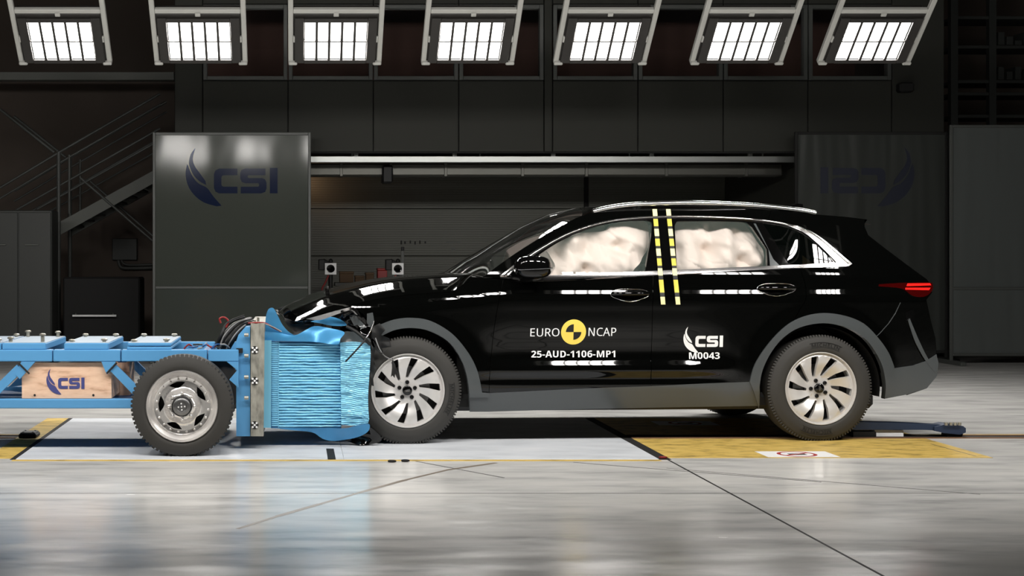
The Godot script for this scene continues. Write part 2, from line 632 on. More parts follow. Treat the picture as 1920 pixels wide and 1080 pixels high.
	mat("polished_alloy", Color(0.92, 0.91, 0.90), 0.25, 0.82)
	mat("cable_black", Color(0.05, 0.05, 0.05), 0.5)
	mat("cable_grey", Color(0.5, 0.5, 0.5), 0.5)
	mat("cable_red", Color(0.5, 0.08, 0.07), 0.5)
	mat("tow_blue", Color(0.19, 0.24, 0.33), 0.4, 0.3)
	mat("cardboard", Color(0.36, 0.28, 0.2), 0.8)
	mat("red_box", Color(0.55, 0.08, 0.07), 0.5)
	mat("warning_red", Color(0.66, 0.16, 0.14), 0.5)
	mat("stair_grey", Color(0.40, 0.41, 0.39), 0.6)
	mat("rail_grey", Color(0.30, 0.31, 0.30), 0.5)
	mat("locker_grey", Color(0.20, 0.21, 0.20), 0.5)

# ---------- the floodlights: seven in the row behind the car, nine in the row on the camera side ----------
func lamps() -> void:
	var tilt := deg_to_rad(39.9)
	var hold := 3.385
	var far_u := [116.0, 374.0, 629.0, 882.0, 1134.0, 1394.0, 1637.0]
	var proto := lamp_proto()
	var copies := [proto]
	for k in 15:
		copies.append(proto.duplicate())
	for k in 7:
		place_lamp(copies[k], Vector3((far_u[k] - CX) * 14.0 / F, hold, -14.0), 0.0, tilt, "white floodlight panel of ten cells hanging in the row behind the car", "floodlights in the row behind the car", k > 0)
	for k in 9:
		place_lamp(copies[7 + k], Vector3(-4.85 + 1.327 * k, hold, -7.4), PI, deg_to_rad(62.0), "ten cell floodlight panel hanging in the row in front of the test lane", "floodlights in the row in front of the test lane", true)

func place_lamp(t: Node3D, at: Vector3, turn: float, tilt: float, label: String, group: String, fresh: bool) -> void:
	if fresh:
		t.name = numbered("floodlight")
		add_child(t)
	# the panel's face looks along its own +z: tipped down towards the lane
	t.transform = Transform3D(Basis(Vector3.UP, turn) * Basis(Vector3.RIGHT, PI / 2.0 - tilt), at)
	tag(t, label, "lamp", group)
	var l := AreaLight3D.new()
	l.name = "lamp_light"
	l.area_size = Vector2(0.60, 0.47)
	l.light_energy = LAMP_ENERGY
	l.light_color = Color(1.0, 0.985, 0.965)
	l.shadow_enabled = true
	l.area_range = 60.0
	l.area_attenuation = 2.0
	l.transform = Transform3D(Basis(Vector3.UP, PI), Vector3(0, 0, 0.004))
	t.add_child(l)

func lamp_proto() -> Node3D:
	var t := thing("floodlight", "", "lamp")
	var w := 0.612
	var h := 0.48
	var g := G.new()
	g.span(Vector3(-0.41, -0.30, -0.14), Vector3(0.41, 0.33, -0.006), 0.01)
	obj("housing", g, M.lamp_housing, t)
	g = G.new()
	# raised surround and dividers that stand proud of the glowing cells
	for s in [-1.0, 1.0]:
		g.span(Vector3(s * (w / 2 + 0.09), -0.28, -0.006), Vector3(s * w / 2, 0.29, 0.02), 0.003)
		g.span(Vector3(-w / 2, s * (h / 2), -0.006), Vector3(w / 2, s * (h / 2 + 0.045), 0.02), 0.003)
	for k in range(1, 5):
		var x := -w / 2 + w * k / 5.0
		g.span(Vector3(x - 0.0125, -h / 2, -0.006), Vector3(x + 0.0125, h / 2, 0.02), 0.002)
	g.span(Vector3(-w / 2, -0.007, -0.006), Vector3(w / 2, 0.007, 0.02), 0.002)
	obj("grille", g, M.lamp_housing, t)
	var cell := G.new()
	var cw := w / 5.0 - 0.018
	var ch := h / 2.0 - 0.014
	cell.slab(Transform3D(), PackedVector2Array([Vector2(-cw / 2, -ch / 2), Vector2(cw / 2, -ch / 2), Vector2(cw / 2, ch / 2), Vector2(cw * 0.28, ch / 2), Vector2(cw * 0.16, ch / 2 - 0.012), Vector2(-cw * 0.16, ch / 2 - 0.012), Vector2(-cw * 0.28, ch / 2), Vector2(-cw / 2, ch / 2)]), 0.005)
	var cm := cell.mesh()
	for i in 5:
		for j in 2:
			inst("light_cell", cm, M.lamp_glow, t, Transform3D(Basis(), Vector3(-w / 2 + w * (i + 0.5) / 5.0, -h / 4 + j * h / 2, 0.0)))
	for s in [-1.0, 1.0]:
		g = G.new()
		g.span(Vector3(s * 0.435 - 0.025, -0.30, -0.05), Vector3(s * 0.435 + 0.025, 0.95, 0.0), 0.006)
		obj("arm", g, M.lamp_arm, t)
		g = G.new()
		g.box(Transform3D(Basis(), Vector3(s * 0.395, 0.02, 0.0)), Vector3(0.035, 0.07, 0.03))
		obj("clamp", g, M.lamp_arm, t)
		g = G.new()
		g.box(Transform3D(Basis(), Vector3(s * 0.415, -0.285, 0.005)), Vector3(0.085, 0.035, 0.05), 0.01)
		obj("foot", g, M.lamp_arm, t)
	g = G.new()
	g.span(Vector3(-0.41, 0.335, -0.045), Vector3(0.41, 0.385, 0.0), 0.006)
	obj("crossbar", g, M.lamp_arm, t)
	g = G.new()
	g.box(Transform3D(Basis(), Vector3(0.0, 0.33, 0.005)), Vector3(0.05, 0.04, 0.02))
	obj("bracket", g, M.lamp_arm, t)
	return t

# ---------- the hall ----------
func face(u0: float, v0: float, u1: float, v1: float, d: float, thick: float, bev := 0.004) -> G:
	var a := wp(u0, v0, d)
	var b := wp(u1, v1, d)
	var g := G.new()
	g.span(Vector3(a.x, a.y, -d - thick), Vector3(b.x, b.y, -d), bev)
	return g

func hall() -> void:
	var g := G.new()
	g.span(Vector3(-11, -0.3, -27), Vector3(15, 0, 3), 0.0)
	var fl_o := struct("floor", g, M.concrete, "polished grey concrete floor of the crash hall", "floor")
	# expansion joints
	g = G.new()
	g.span(Vector3(2.332, -0.01, -9.05), Vector3(2.344, 0.0012, -3.0), 0.0)
	obj("joint", g, M.joint_black, fl_o)
	g = G.new()
	g.span(Vector3(-11, -0.01, -7.76), Vector3(15, 0.001, -7.753), 0.0)
	obj("joint", g, M.rubber_mark, fl_o)
	g = G.new()
	g.span(Vector3(-11.2, 7.0, -27), Vector3(15.2, 7.3, 3), 0.0)
	struct("ceiling", g, M.black_wall, "dark ceiling of the hall", "ceiling")
	g = G.new()
	g.span(Vector3(-11.3, 0, -27), Vector3(-11, 7, 3), 0.0)
	struct("wall_left", g, M.dark_wall, "dark side wall of the hall beyond the stairs", "wall")
	g = G.new()
	g.span(Vector3(15, 0, -27), Vector3(15.3, 7, 3), 0.0)
	struct("wall_right", g, M.black_wall, "dark side wall of the hall beyond the rack", "wall")
	g = G.new()
	g.span(Vector3(-11.3, 0, 3), Vector3(15.3, 7, 3.3), 0.0)
	struct("wall_front", g, M.black_wall, "dark wall closing the hall behind the camera", "wall")
	g = G.new()
	g.span(Vector3(-11.3, 0, -27.3), Vector3(15.3, 7, -27), 0.0)
	struct("wall_rear", g, M.dark_wall, "dark far wall closing the hall", "wall")
	# the two-storey control building at the back: backing, cladding panels, windows
	var d := 18.15
	g = G.new()
	# backing behind the cladding, open at the big doorway and at the windows
	var x0 := wp(327, 0, d).x
	var x1 := wp(1770, 0, d).x
	var ox0 := wp(570, 0, d).x
	var ox1 := wp(1500, 0, d).x
	var top_open := wp(0, 286, d).y
	var sill := wp(0, 150, d).y
	var head := wp(0, 8, d).y
	g.span(Vector3(x0, 0, -d - 0.16), Vector3(ox0, sill, -d - 0.03), 0.0)
	g.span(Vector3(ox1, 0, -d - 0.16), Vector3(x1, sill, -d - 0.03), 0.0)
	g.span(Vector3(ox0, top_open, -d - 0.16), Vector3(ox1, sill, -d - 0.03), 0.0)
	g.span(Vector3(x0, head, -d - 0.16), Vector3(x1, 7.0, -d - 0.03), 0.0)
	g.span(Vector3(wp(1672, 0, d).x, sill, -d - 0.16), Vector3(x1, head, -d - 0.03), 0.0)
	g.span(Vector3(x0, sill, -d - 0.16), Vector3(wp(380, 0, d).x, head, -d - 0.03), 0.0)
	var wb := struct("wall_back", g, M.panel_edge, "grey panelled control building with a row of dark windows", "wall")
	var seams := [380.0, 540.0, 700.0, 860.0, 1020.0, 1036.0, 1196.0, 1356.0, 1515.0, 1672.0]
	for k in seams.size() - 1:
		if k == 4:
			obj("pillar", face(1021, -60, 1035, 284, d - 0.03, 0.1), M.panel_grey, wb)
			continue
		var u0: float = seams[k] + 0.9
		var u1: float = seams[k + 1] - 0.9
		var low := 284.0
		if u1 < 560.0 or u0 > 1500.0:
			low = 672.0
		obj("panel", face(u0, 152, u1, low, d, 0.03), M.panel_grey, wb)
		obj("panel", face(u0, -60, u1, 7, d, 0.03), M.panel_grey, wb)
	obj("panel", face(328, -60, 379, 672, d, 0.03), M.panel_grey, wb)
	obj("panel", face(1673, -60, 1770, 672, d, 0.03), M.panel_grey, wb)
	var n := 0
	for k in seams.size() - 1:
		if k == 4:
			continue
		n += 1
		var u0: float = seams[k]
		var u1: float = seams[k + 1]
		g = G.new()
		var a := wp(u0 + 1, 9, d)
		var b := wp(u1 - 1, 150, d)
		var f := 0.05
		g.span(Vector3(a.x, b.y, -d - 0.10), Vector3(a.x + f, a.y, -d + 0.012))
		g.span(Vector3(b.x - f, b.y, -d - 0.10), Vector3(b.x, a.y, -d + 0.012))
		g.span(Vector3(a.x + f, b.y, -d - 0.10), Vector3(b.x - f, b.y + f, -d + 0.012))
		g.span(Vector3(a.x + f, a.y - f, -d - 0.10), Vector3(b.x - f, a.y, -d + 0.012))
		var wo := struct("window_%d" % n, g, M.frame_grey, "dark office window in the control building, grey frame", "window")
		g = G.new()
		g.span(Vector3(a.x + f, b.y + f, -d - 0.05), Vector3(b.x - f, a.y - f, -d - 0.045), 0.0)
		obj("pane", g, M.office_glass, wo)
	# the dark office behind the windows
	g = G.new()
	g.span(Vector3(x0, sill - 0.2, -d - 3.0), Vector3(x1, 7, -d - 2.9), 0.0)
	struct("wall_office", g, M.office_dark, "dark back wall of the office behind the windows", "wall")
	g = G.new()
	g.span(Vector3(x0, top_open + 0.35, -d - 3.0), Vector3(x1, top_open + 0.45, -d - 0.16), 0.0)
	struct("floor_office", g, M.office_dark, "floor slab of the office above the doorway", "floor")
	# the bay behind the doorway: white ribbed wall in sections
	d = 22.0
	g = face(560, 300, 1520, 560, d + 0.05, 0.1)
	var inner := struct("wall_bay", g, M.panel_edge, "pale ribbed sectional wall inside the doorway", "wall")
	var rows := [300.0, 391.5, 480.0, 570.0, 641.0]
	for k in 4:
		obj("section_panel", face(570, rows[k] + 0.6, 1095, rows[k + 1] - 0.6, d, 0.05), M.ribbed_white, inner)
		obj("section_panel", face(1104, rows[k] + 0.6, 1520, rows[k + 1] - 0.6, d, 0.05), M.ribbed_white, inner)
	g = G.new()
	g.span(Vector3(ox0 - 0.3, 0, -d), Vector3(ox0 - 0.2, top_open + 0.3, -18.4), 0.0)
	struct("wall_bay_left", g, M.panel_grey, "side wall of the bay behind the emblem screen", "wall")
	g = G.new()
	g.span(Vector3(ox1 + 0.3, 0, -d), Vector3(ox1 + 0.2, top_open + 0.3, -18.4), 0.0)
	struct("wall_bay_right", g, M.panel_grey, "side wall of the bay behind the car's tail", "wall")
	# steel track over the doorway
	g = G.new()
	var a := wp(575, 293, 18.45)
	var b := wp(1500, 304.5, 18.45)
	g.span(Vector3(a.x, b.y, -18.52), Vector3(b.x, a.y, -18.45), 0.004)
	var tr := struct("trim_1", g, M.galvanised, "bright steel door track over the wide doorway", "track")
	for k in 5:
		var x := lerpf(a.x, b.x, (k + 0.5) / 5.0)
		g = G.new()
		g.span(Vector3(x - 0.03, a.y, -18.5), Vector3(x + 0.03, a.y + 0.12, -18.46))
		obj("hanger", g, M.galvanised, tr)
	# duct
	a = wp(575, 306, 19.0)
	b = wp(1468, 330, 19.0)
	g = G.new()
	g.span(Vector3(a.x, b.y, -19.3), Vector3(b.x, a.y, -19.0), 0.02)
	var du := obj("cable_duct", g, M.duct_metal)
	tag(du, "long grey metal duct under the track over the doorway", "duct")
	for u in [640.0, 733.0, 836.0, 980.0, 1100.0, 1250.0, 1400.0]:
		var p := wp(u, 0, 18.98)
		g = G.new()
		g.span(Vector3(p.x - 0.02, b.y - 0.005, -19.31), Vector3(p.x + 0.02, a.y + 0.005, -18.985))
		obj("flange", g, M.duct_metal, du)
	g = G.new()
	a = wp(717, 310, 18.9)
	b = wp(737, 343, 18.9)
	g.span(Vector3(a.x, b.y, -19.2), Vector3(b.x, a.y, -18.9), 0.02)
	obj("motor_box", g, M.matt_black, du)
	for u in [660.0, 900.0, 1180.0, 1430.0]:
		var p := wp(u, 306, 19.1)
		g = G.new()
		g.tube([p + Vector3(0, -0.02, 0), Vector3(p.x, top_open + 0.36, p.z)], 0.012, 6)
		obj("hanger_rod", g, M.galvanised, du)

func floor_marks() -> void:
	var fo: Node3D = get_node("floor")
	# the white covered pit and its dark joints, each a plate a few millimetres proud
	var put := func(called: String, x0: float, x1: float, d0: float, d1: float, m: Material, y := 0.003) -> MeshInstance3D:
		var g := G.new()
		g.span(Vector3(x0, -0.01, -d1), Vector3(x1, y, -d0), 0.001)
		return obj(called, g, m, fo)
	put.call("pit_cover", -1.765, 0.30, 9.07, 11.38, M.white_cover)
	put.call("pit_cover", 0.304, 2.285, 9.07, 11.38, M.white_cover)
	put.call("pit_joint", -1.80, -1.765, 9.05, 11.40, M.joint_black, 0.002)
	put.call("pit_joint", 2.285, 2.36, 9.05, 11.40, M.joint_black, 0.002)
	put.call("tape_strip", 0.20, 0.25, 9.06, 9.55, M.joint_black, 0.005)
	put.call("yellow_line", -1.78, 2.285, 8.99, 9.05, M.yellow_paint, 0.0015)
	put.call("yellow_line", -1.97, -1.80, 9.1, 11.4, M.yellow_paint, 0.0015)
	put.call("yellow_panel", 2.36, 4.42, 9.13, 10.10, M.yellow_paint, 0.0025)
	put.call("yellow_panel", 2.36, 4.42, 10.36, 11.40, M.yellow_paint, 0.0025)
	# tow rail slot
	for r in [[2.36, 15.0], [-11.0, -1.97]]:
		put.call("rail_edge", r[0], r[1], 10.12, 10.155, M.rust, 0.006)
		put.call("rail_slot", r[0], r[1], 10.155, 10.27, M.joint_black, 0.001)
		put.call("rail_edge", r[0], r[1], 10.27, 10.30, M.rust, 0.006)
		put.call("rail_edge", r[0], r[1], 10.32, 10.345, M.yellow_paint, 0.004)
	# skid marks
	for s in [[1075, 867, 1540, 904, 0.012], [1250, 878, 1838, 927, 0.009], [780, 865, 945, 896, 0.012], [1745, 833, 1830, 856, 0.008]]:
		var a := fl(s[0], s[1])
		var b := fl(s[2], s[3])
		var g := G.new()
		var along := (b - a).normalized()
		var mid := (a + b) * 0.5
		g.box(Transform3D(Basis(along, Vector3.UP, along.cross(Vector3.UP)), mid), Vector3(a.distance_to(b), 0.006 if s[0] == 1745 else 0.002, s[4]), 0.0)
		obj("skid_mark", g, M.rubber_mark, fo)
	# a repaired crack running towards the white cover
	var g2 := G.new()
	var line := [Vector2(445, 992), Vector2(520, 968), Vector2(600, 945), Vector2(680, 922), Vector2(760, 900), Vector2(840, 881), Vector2(930, 868)]
	for k in line.size() - 1:
		var a := fl(line[k].x, line[k].y)
		var b := fl(line[k + 1].x, line[k + 1].y)
		var s := (b - a).normalized().cross(Vector3.UP) * (0.012 + 0.005 * (k % 2))
		var y := Vector3(0, 0.0008, 0)
		g2.quad(a - s + y, b - s + y, b + s + y, a + s + y, Vector3.UP)
	mat("crack_filler", Color(0.50, 0.46, 0.41), 0.5)
	obj("crack", g2, M.crack_filler, fo)

# ---------- the car. Local axes: x from the front axle to the rear, y up, +z the side that faces the camera ----------
var SEC := [0.16, 0.83, 0.22, 0.852, 0.26, 0.868, 0.33, 0.892, 0.385, 0.908, 0.41, 0.909, 0.43, 0.903, 0.45, 0.905, 0.475, 0.918, 0.50, 0.926, 0.52, 0.9225, 0.54, 0.9135, 0.56, 0.9025, 0.58, 0.8945, 0.61, 0.892, 0.70, 0.901, 0.80, 0.915, 0.90, 0.925, 0.97, 0.932, 1.0, 0.932, 1.02, 0.927, 1.05, 0.915, 1.08, 0.908, 1.12, 0.902, 1.14, 0.898, 1.165, 0.890, 1.19, 0.879, 1.25, 0.849, 1.30, 0.823, 1.40, 0.770, 1.50, 0.716, 1.56, 0.683, 1.60, 0.660, 1.64, 0.628, 1.70, 0.55]
var PLAIN := [0.16, 0.83, 0.22, 0.86, 0.30, 0.885, 0.40, 0.902, 0.60, 0.915, 0.80, 0.925, 0.92, 0.932, 0.97, 0.935, 1.0, 0.933]

func table(a: Array, y: float) -> float:
	var m: int = a.size() / 2
	if y <= a[0]:
		return a[1]
	for k in m - 1:
		if y < a[2 * k + 2]:
			var y0: float = a[2 * k]
			var y1: float = a[2 * k + 2]
			var z0: float = a[2 * k + 1]
			var z1: float = a[2 * k + 3]
			var h := y1 - y0
			var s := (z1 - z0) / h
			var s0 := s
			var s1 := s
			if k > 0:
				s0 = (s + (z0 - a[2 * k - 1]) / (y0 - a[2 * k - 2])) * 0.5
			if k < m - 2:
				s1 = (s + (a[2 * k + 5] - z1) / (a[2 * k + 4] - y1)) * 0.5
			var t := (y - y0) / h
			var t2 := t * t
			var t3 := t2 * t
			return (2 * t3 - 3 * t2 + 1) * z0 + (t3 - 2 * t2 + t) * h * s0 + (-2 * t3 + 3 * t2) * z1 + (t3 - t2) * h * s1
	return a[2 * m - 1]

# half width of the body at (x, y)
func W(at: Vector2) -> float:
	# the shoulder line sinks towards the nose
	var p := at
	if at.x < 0.7 and at.y < 1.12:
		p.y += 0.10 * (0.7 - maxf(at.x, -0.3)) * smoothstep(0.5, 0.85, at.y)
	var z := table(SEC, p.y)
	if p.y < 1.0:
		var door := smoothstep(0.35, 0.75, p.x) * (1.0 - smoothstep(1.95, 2.35, p.x))
		if door < 1.0:
			z = lerpf(table(PLAIN, p.y), z, door)
	for xw in [0.0, 2.874]:
		var r: float = Vector2(p.x - xw, p.y - 0.36).length()
		z += 0.022 * (1.0 - smoothstep(0.44, 0.62, r)) * smoothstep(0.3, 0.5, p.y + 0.1)
	if p.x > 2.75:
		z -= (p.x - 2.75) * (p.x - 2.75) * 0.13
	if p.x < -0.25:
		z -= (p.x + 0.25) * (p.x + 0.25) * 0.45
	if p.y > 1.2 and p.x > 2.45:
		z += smoothstep(2.45, 2.8, p.x) * 0.18 * (minf(p.y, 1.5) - 1.2)
	if p.y > 1.15 and p.x < 0.9:
		z -= (0.9 - p.x) * 0.02
	return z

var cam_l := Vector3.ZERO
var car_inv := Transform3D()
# pixel -> point of the body side (extra metres proud of it)
func cp(px: Vector2, extra := 0.0) -> Vector2:
	var z := 0.9
	var q := Vector3.ZERO
	for k in 7:
		q = cz(px, z)
		z = W(Vector2(q.x, q.y)) + extra
	return Vector2(q.x, q.y)
# pixel -> point of the plane z = const of the car
func cz(px: Vector2, z: float) -> Vector3:
	var dir := car_inv.basis * Vector3((px.x - CX) / F, -(px.y - CY) / F, -1.0)
	return cam_l + dir * ((z - cam_l.z) / dir.z)
func cpoly(px: PackedVector2Array, extra := 0.0) -> PackedVector2Array:
	var out := PackedVector2Array()
	for p in px:
		out.append(cp(p, extra))
	return out
func join(a: Array) -> PackedVector2Array:
	var out := PackedVector2Array()
	for p in a:
		out.append_array(p)
	return out
func inset(p: PackedVector2Array, by: float) -> PackedVector2Array:
	var r := Geometry2D.offset_polygon(p, -by)
	return r[0] if r.size() else p

# one body panel, on the side facing the camera and again on the far side
func side_panel(called: String, px: PackedVector2Array, holes: Array, m: Material, car: Node3D, extra := 0.0, gap := 0.0018, thick := 0.02, both := true, cell := Vector2(0.05, 0.018)) -> MeshInstance3D:
	var g := G.new()
	var out := cpoly(px, extra)
	if gap > 0.0:
		out = inset(out, gap)
	var hh := []
	for h in holes:
		hh.append(cpoly(h, extra))
	g.panel(out, hh, cell, func(p: Vector2) -> float: return W(p) + extra, thick)
	var o := obj(called, g, m, car)
	if both:
		obj(called, g.mirrored(), m, car)
	return o

# flat artwork laid on the body side: triangles given in car xy
func on_body(called: String, tris: PackedVector2Array, m: Material, parent: Node, lift := 0.0015) -> MeshInstance3D:
	var g := G.new()
	for k in range(0, tris.size(), 3):
		var q := []
		var nn := []
		for j in 3:
			var p := tris[k + j]
			var dx := (W(p + Vector2(0.003, 0)) - W(p - Vector2(0.003, 0))) / 0.006
			var dy := (W(p + Vector2(0, 0.003)) - W(p - Vector2(0, 0.003))) / 0.006
			q.append(Vector3(p.x, p.y, W(p) + lift))
			nn.append(Vector3(-dx, -dy, 1.0).normalized())
		g.tri(q[0], q[1], q[2], nn[0], nn[1], nn[2])
	return obj(called, g, m, parent)
func fan(poly: PackedVector2Array) -> PackedVector2Array:
	var out := PackedVector2Array()
	for k in Geometry2D.triangulate_polygon(poly):
		out.append(poly[k])
	return out
# cut artwork into small cells so that it follows the curve of the panel
func diced(poly: PackedVector2Array, step := 0.03) -> PackedVector2Array:
	var out := PackedVector2Array()
	var lo := poly[0]
	var hi := poly[0]
	for p in poly:
		lo = lo.min(p)
		hi = hi.max(p)
	for i in range(floori(lo.x / step), floori(hi.x / step) + 1):
		for j in range(floori(lo.y / step), floori(hi.y / step) + 1):
			var a := Vector2(i, j) * step
			for b in Geometry2D.intersect_polygons(PackedVector2Array([a, a + Vector2(step, 0), a + Vector2(step, step), a + Vector2(0, step)]), poly):
				out.append_array(fan(b))
	return out

func build_car() -> void:
	car_inv = car_tf.affine_inverse()
	cam_l = car_inv * Vector3(0, EYE, 0)
	var car := thing("car", "black five door car with its front end crushed into the blue barrier", "car", car_tf.origin, 0.0592)
	# ----- outlines in pixels of the photograph -----
	var arch_f_out := curve([712, 609, 740, 599, 772, 596, 808, 602, 848, 626, 879, 663, 896, 698, 904, 736], 5)
	var arch_f_in := curve([716, 630, 740, 619, 772, 615, 806, 621, 842, 642, 866, 677, 878, 718, 881, 770], 5)
	var arch_r_out := curve([1406, 716, 1416, 683, 1441, 645, 1473, 612, 1506, 594, 1544, 587, 1584, 592, 1620, 607, 1647, 634, 1666, 661, 1677, 688], 5)
	var arch_r_in := curve([1423, 766, 1424, 728, 1430, 694, 1446, 661, 1468, 634, 1500, 614, 1544, 606, 1587, 614, 1620, 633, 1641, 659, 1655, 688, 1661, 721, 1659, 748], 5)
	var dlo_top := curve([938, 517, 975, 488, 1012, 464, 1060, 438, 1110, 420, 1160, 410, 1230, 404.5, 1300, 404, 1370, 406.5, 1420, 410, 1470, 417, 1510, 429, 1540, 446, 1570, 471, 1598, 494], 5)
	var dlo_low := curve([1592, 499, 1500, 502.5, 1400, 507, 1300, 512, 1200, 517.5, 1100, 522, 1000, 526, 938, 521], 4)
	var belt_door := curve([1500, 503.5, 1400, 508, 1300, 513, 1225, 517], 4)
	var door_f_front := curve([944, 524, 936, 560, 926, 620, 919, 690, 917, 737], 4)
	var b_line := curve([1225, 517, 1223, 600, 1221, 680, 1221, 724], 3)
	var sill_top := curve([917, 737, 1040, 731, 1130, 727, 1221, 724, 1320, 719, 1405, 716], 3)
	var wing_line := curve([604, 590, 650, 576, 690, 564, 745, 555, 800, 550, 845, 546, 868, 533, 882, 519], 4)
	# ----- sides -----
	var fender := join([wing_line, pts([905, 520, 944, 524]), door_f_front, rev(arch_f_out), pts([700, 606, 690, 598, 676, 586, 660, 578, 630, 583])])
	side_panel("front_wing", fender, [], M.paint_black, car)
	var fd := join([curve([944, 524, 1000, 527, 1100, 523.5, 1225, 517.5], 3), b_line, rev(sill_top.slice(0, 10)), rev(door_f_front)])
	side_panel("front_door", fd, [], M.paint_black, car)
	var rd_edge := curve([1500, 503.5, 1509, 530, 1511, 560, 1500, 580, 1490, 599], 3)
	var rd := join([rev(belt_door), rd_edge, rev(arch_r_out.slice(0, 19)), rev(sill_top.slice(9)), rev(b_line)])
	side_panel("rear_door", rd, [], M.paint_black, car)
	var quarter := join([pts([1500, 503.5]), curve([1592, 500, 1600, 495, 1585, 480, 1570, 470, 1540, 445, 1510, 428, 1470, 416, 1440, 412], 3), pts([1445, 394, 1490, 397, 1530, 402, 1590, 407, 1622, 411, 1621, 425, 1628, 441, 1660, 466, 1700, 496, 1738, 524, 1746, 534, 1748, 548, 1737, 562, 1745, 600, 1754, 635, 1756, 664, 1738, 676, 1712, 685, 1677, 690]), rev(arch_r_out.slice(18)), rev(rd_edge)])
	side_panel("rear_quarter", quarter, [], M.paint_black, car)
	var roof_edge := curve([905, 520, 960, 480, 1018, 443, 1058, 421, 1090, 405, 1130, 397, 1200, 392, 1300, 389.5, 1390, 391, 1445, 394], 5)
	var cant := join([roof_edge, pts([1440, 411.5]), rev(dlo_top.slice(0, 52)), pts([938, 521])])
	side_panel("side_frame", cant, [], M.paint_black, car, 0.0, 0.0)
	# chrome window surround
	var dlo_top_in := curve([952, 517, 985, 491, 1016, 469, 1062, 443, 1112, 424.5, 1162, 414, 1232, 408.5, 1300, 408, 1370, 410.5, 1420, 414, 1466, 421, 1500, 432, 1526, 450, 1552, 474, 1570, 493], 5)
	var dlo_low_in := curve([1568, 496, 1500, 499, 1400, 502.5, 1300, 507.5, 1200, 513, 1100, 517, 1030, 520, 952, 519.5], 4)
	side_panel("window_trim", join([dlo_top, dlo_low, dlo_low_in.slice(dlo_low_in.size() - 1), rev(dlo_top_in)]), [], M.chrome, car, 0.006, 0.0, 0.012)
	side_panel("window_trim", join([dlo_low, rev(dlo_low_in)]), [], M.chrome, car, 0.007, 0.0, 0.012)
	# its rounded bead along the top
	for s in [1.0, -1.0]:
		var bead := []
		for k in dlo_top.size():
			var q := cp((dlo_top[k] + dlo_top_in[k]) * 0.5 if k < 55 else dlo_top[k].lerp(dlo_top_in[k], 0.25), 0.006)
			bead.append(Vector3(q.x, q.y, s * (W(q) + 0.005)))
		var gb := G.new()
		gb.tube(bead, 0.0065, 8)
		obj("trim_bead", gb, M.chrome, car)
	# black surround with the three windows cut out
	var win_f := join([curve([1012, 477, 1039, 459, 1065, 445, 1092, 433, 1120, 423, 1150, 416, 1180, 413.5, 1212, 413], 4), curve([1221, 416, 1223, 424, 1219, 455, 1213, 490, 1209, 513], 3), pts([1100, 517, 1030, 519.5, 985, 519])])
	var win_r := join([curve([1265, 424, 1268, 417, 1276, 414.5, 1330, 414, 1380, 415, 1400, 417], 3), pts([1411, 428, 1438, 468, 1439, 499.5, 1350, 503.5, 1269, 508])])
	var win_q := join([pts([1429, 417]), curve([1455, 418, 1485, 424, 1510, 436, 1535, 457, 1562, 490], 4), pts([1558, 494, 1490, 497, 1477, 493])])
	side_panel("window_frame", join([dlo_top_in, dlo_low_in]), [win_f, win_r, win_q], M.gloss_black, car, -0.004, 0.0, 0.03, true)
	side_panel("window_glass", win_f, [], M.glass, car, -0.012, 0.0, 0.0)
	side_panel("window_glass", win_r, [], M.glass, car, -0.012, 0.0, 0.0)
	side_panel("quarter_glass", win_q, [], M.tinted_glass, car, -0.010, 0.0, 0.0)
	# C pillar trim strip between the rear windows
	side_panel("pillar_trim", pts([1413, 419, 1417, 419, 1450, 486, 1462, 498, 1444, 499, 1441, 467]), [], M.plastic_grey, car, -0.001, 0.0, 0.01)
	# sill and arch cladding
	var sill := join([pts([881, 739]), sill_top, pts([1407, 717, 1424, 722, 1424, 761, 1300, 763, 1221, 764.5, 1100, 767, 1000, 769.5, 916, 772, 881, 772])])
	side_panel("sill", sill, [], M.plastic_grey, car, 0.0, 0.0)
	side_panel("arch_cladding", join([arch_f_out, pts([917, 737, 917, 745, 881, 745]), rev(arch_f_in)]), [], M.plastic_grey, car, 0.012, 0.0, 0.05, true, Vector2(0.03, 0.03))
	side_panel("arch_cladding", join([arch_r_out, pts([1672, 700]), rev(arch_r_in)]), [], M.plastic_grey, car, 0.012, 0.0, 0.05, true, Vector2(0.03, 0.03))
	side_panel("rear_bumper", pts([1677, 690, 1712, 685, 1738, 676, 1756, 664, 1760, 680, 1757, 705, 1738, 728, 1700, 740, 1659, 748, 1661, 721, 1658, 700, 1668, 692]), [], M.plastic_grey, car, 0.008, 0.001, 0.06)
	# door handles: recess cup and bar
	for h in [1181.0, 1456.0]:
		var v := 551.5 if h < 1300.0 else 541.0
		var cup := PackedVector2Array()
		for k in 28:
			var a := TAU * k / 28.0
			cup.append(Vector2(h + signf(cos(a)) * 36.0 * pow(absf(cos(a)), 0.6), v + sin(a) * 9.5 + (5.0 * maxf(0.0, 1.0 - absf(cos(a)) * 2.0) if sin(a) > 0.0 else 0.0)))
		var ring := side_panel("handle_recess", cup, [], M.paint_black, car, 0.003, 0.0, 0.01, false, Vector2(0.03, 0.02))
		var g := G.new()
		var c := cp(Vector2(h, v))
		var zc := W(c)
		var bow := []
		for k in 13:
			var s := (k - 6) / 6.0
			bow.append(Vector3(c.x + s * 0.125, c.y + 0.004, zc + 0.035 - 0.03 * pow(absf(s), 3.0)))
		g.tube(bow, 0.0135, 10)
		obj("handle", g, M.paint_black, car)
		g = G.new()
		var lip := []
		for k in 29:
			var a := cup[k % 28]
			var q := cp(a, 0.003)
			lip.append(Vector3(q.x, q.y, W(q) + 0.003))
		g.tube(lip, 0.0022, 5, -1.0, false)
		obj("recess_lip", g, M.chrome, car)
